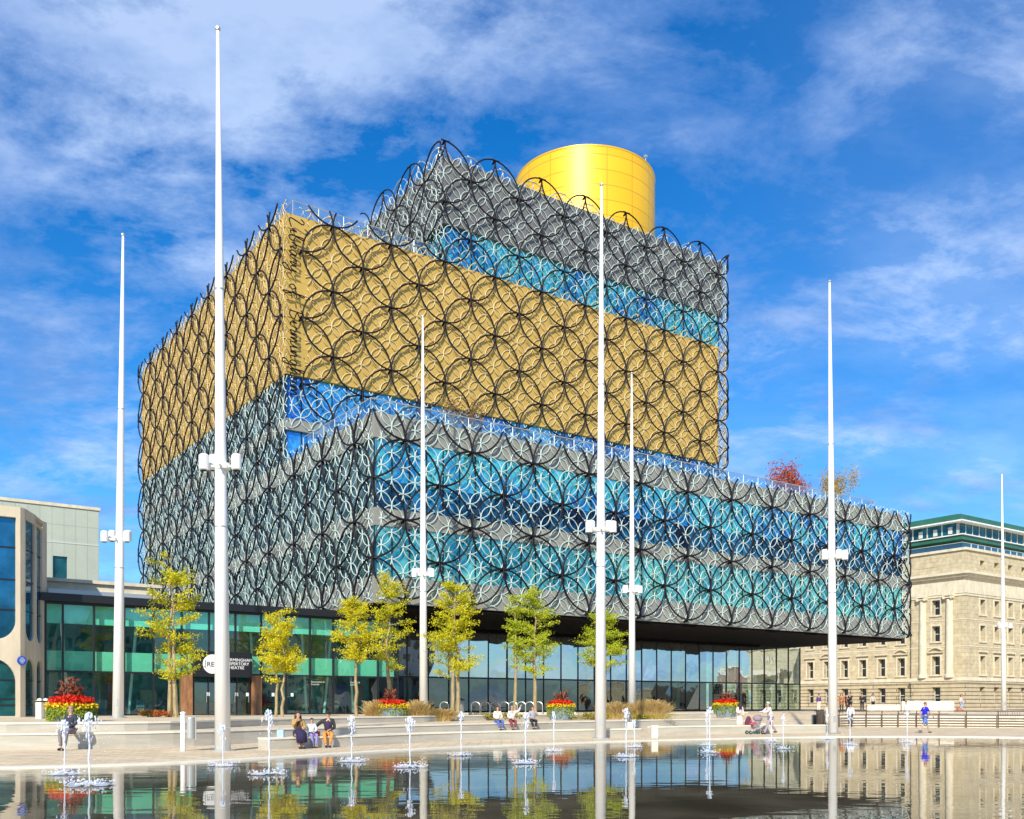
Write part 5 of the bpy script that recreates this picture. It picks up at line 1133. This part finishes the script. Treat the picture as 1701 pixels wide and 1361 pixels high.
for l, x, c1_, c2_, kw in (('long haired friend in a white jacket and blue jeans, left of the seated three', 824, (.68, .68, .55), (.08, .13, .40), dict(hair=(.10, .03, .02), hairlen=.3, arms=('lap', 'lap'))),
                   ('middle friend in white with maroon trousers, raising one arm', 850, (.72, .62, .58), (.22, .04, .05), dict(hair=(.45, .3, .2), arms=('up', 'lap'))),
                   ('friend in a grey jumper and black trousers, right of the seated three', 885, (.33, .34, .38), (.02, .02, .025), dict(hair=(.08, .04, .03), arms=('face', 'lap')))):
    AA = [(p_.x, p_.y) for p_ in AL]; s_ = sit_on(x, AA, .2); person(l, (s_.x, s_.y, .2), R(25 if x < 830 else 10), 'sit', top=c1_, bot=c2_, seat=.44, group='three friends sitting on the terrace edge', **kw)
p = ground_at(1229, 1204, .35); person('woman in a pale pink coat and black headscarf by the planter', (p.x, p.y, .03), R(15), 'stand', top=(.75, .55, .48), bot=(.6, .5, .45), coat=(.78, .62, .55), skirt=(.75, .6, .52), scarf=(.02, .02, .03), arms=('down', 'lap'))
o = thing('bag', 'maroon wheeled bag standing beside the headscarf woman', 'bag', (p.x + .55, p.y, .03)); q = MB(); q.lathe([(.14, .05), (.26, .2), (.24, .5), (.12, .8), (.05, .86)], k=14, sy=.7); q.build('bag_body', cloth((.12, .02, .04)), o, smooth=True); q = MB(); [q.tube([(x_, -.03, .06), (x_, .03, .06)], .06, 10) for x_ in (-.12, .12)]; q.build('wheels', m_frame, o)
# pushchair and its pusher
p = ground_at(1281, 1221, 0); person('person in a pale hooded top pushing the pushchair', (p.x, p.y + .2, .03), R(-75), 'walk', top=(.70, .62, .60), bot=(.36, .28, .33), hair=(.6, .55, .5), arms=('fwd', 'fwd'), lean=.12)
o = thing('pushchair', 'grey and red pushchair with small wheels by the pool edge', 'pushchair', (p.x - .78, p.y + .2, .03), R(15)); m_fr = m_frame
q = MB(); 
for y in (-.22, .22): q.tube([(.5, y, .95), (.1, y, .5), (-.42, y, .12)], .018, 6); q.tube([(.28, y, .1), (.0, y, .55), (-.2, y, .75)], .018, 6)
q.tube([(.5, -.22, .95), (.5, .22, .95)], .022, 6); q.build('chassis', m_steel, o)
q = MB(); q.tube([(.22, 0, .85), (.05, 0, .5), (-.2, 0, .42)], [.12, .19, .16], 10); q.build('seat', cloth((.25, .2, .22)), o); q = MB(); q.ball((.12, 0, .86), .27, .24, .2, 12, 6); q.build('hood', cloth((.30, .22, .25)), o); q = MB(); q.ball((-.18, 0, .56), .2, .17, .1, 10, 6); q.build('blanket', cloth((.5, .06, .1)), o)
for x_, y_ in ((-.42, -.2), (-.42, .2), (.28, -.24), (.28, .24)):
    q = MB(); q.tube([(x_, y_ - .02, .1), (x_, y_ + .02, .1)], .1, 16); wv = q.build('wheel', m_fr, o); q = MB(); q.tube([(x_, y_ - .025, .1), (x_, y_ + .025, .1)], .045, 10); q.build('hub', m_steel, wv)
p = ground_at(1536, 1219, 0); person('man in a bright blue shirt and shorts striding along the pool edge', (p.x, p.y, .03), R(105), 'walk', top=(.01, .02, .62), bot=(.10, .18, .45), hair=(.2, .1, .05), arms=('back', 'swing'), bare=True, shorts=True, shoe=(.1, .1, .12), lean=.03)
def stander(label, x, yb, z, rz=0, **k):
    p = ground_at(x, yb, z) if yb - HY > 1.5 else at(x, HY, 90); return person(label, (p.x, p.y, z), rz, k.pop('pose', 'stand'), **k)
stander('person in a dark purple top and white trousers on the far terrace', 1360, 1181.8, Z2, R(20), top=(.10, .05, .2), bot=(.75, .72, .62))
stander('person in a russet coat just right of the right mast', 1398, 1183, Z2, R(-30), top=(.35, .13, .05), bot=(.06, .04, .04), coat=(.40, .17, .07), hairlen=.2, hair=(.3, .12, .04))
stander('person in a dark brown coat behind the right mast group', 1407, 1184.5, Z2 - .1, R(60), top=(.1, .05, .04), bot=(.05, .03, .03), coat=(.13, .07, .05))
stander('person in black leaning near the railing end', 1412.5, 1183, Z2, R(-60), top=(.02, .02, .02), bot=(.02, .02, .03), arms=('fwd', 'down'))
stander('person all in black facing the pool near the railing', 1432, 1182.4, Z2, R(0), top=(.02, .02, .03), bot=(.02, .02, .03), arms=('lap', 'lap'))
stander('person with a cream jacket and black trousers right of the one in black', 1450, 1182.2, Z2, R(10), top=(.55, .5, .4), bot=(.02, .02, .03), hairlen=.15)
stander('distant person in a pale top and light jeans near the stone building', 1597, 1181.2, Z2, R(30), top=(.6, .5, .5), bot=(.3, .42, .55), hairlen=.15)
o = thing('bag', 'small red bag on the ground by the distant person in light jeans', 'bag', (at(1590, HY, 95).x, 94.5, Z2)); q = MB(); q.box(-.25, .2, -.12, .12, 0, .35); q.build('bag_body', cloth((.5, .15, .1)), o); q = MB(); q.tube([(-.1, 0, .35), (0, 0, .48), (.08, 0, .35)], .015, 5); q.build('handle', cloth((.4, .1, .08)), o)
stander('person in a white top near the pool right of the right mast', 1413, 1206, .2, R(-20), top=(.75, .75, .78), bot=(.05, .05, .06), pose='stand', scale=.85)
stander('person in a cream top and trousers between two masts by the water jet', 1505, 1200, .35, R(0), top=(.72, .70, .62), bot=(.65, .6, .5), scale=.9)
stander('person in a grey coat behind the slim mast jets', 1043, 1213, .03, R(20), top=(.3, .27, .26), bot=(.25, .2, .2), coat=(.34, .30, .28), scale=.8)
stander('person in cream sitting low left of the right mast', 1374, 1203, .3, R(10), top=(.62, .58, .45), bot=(.5, .45, .35), scale=.8)
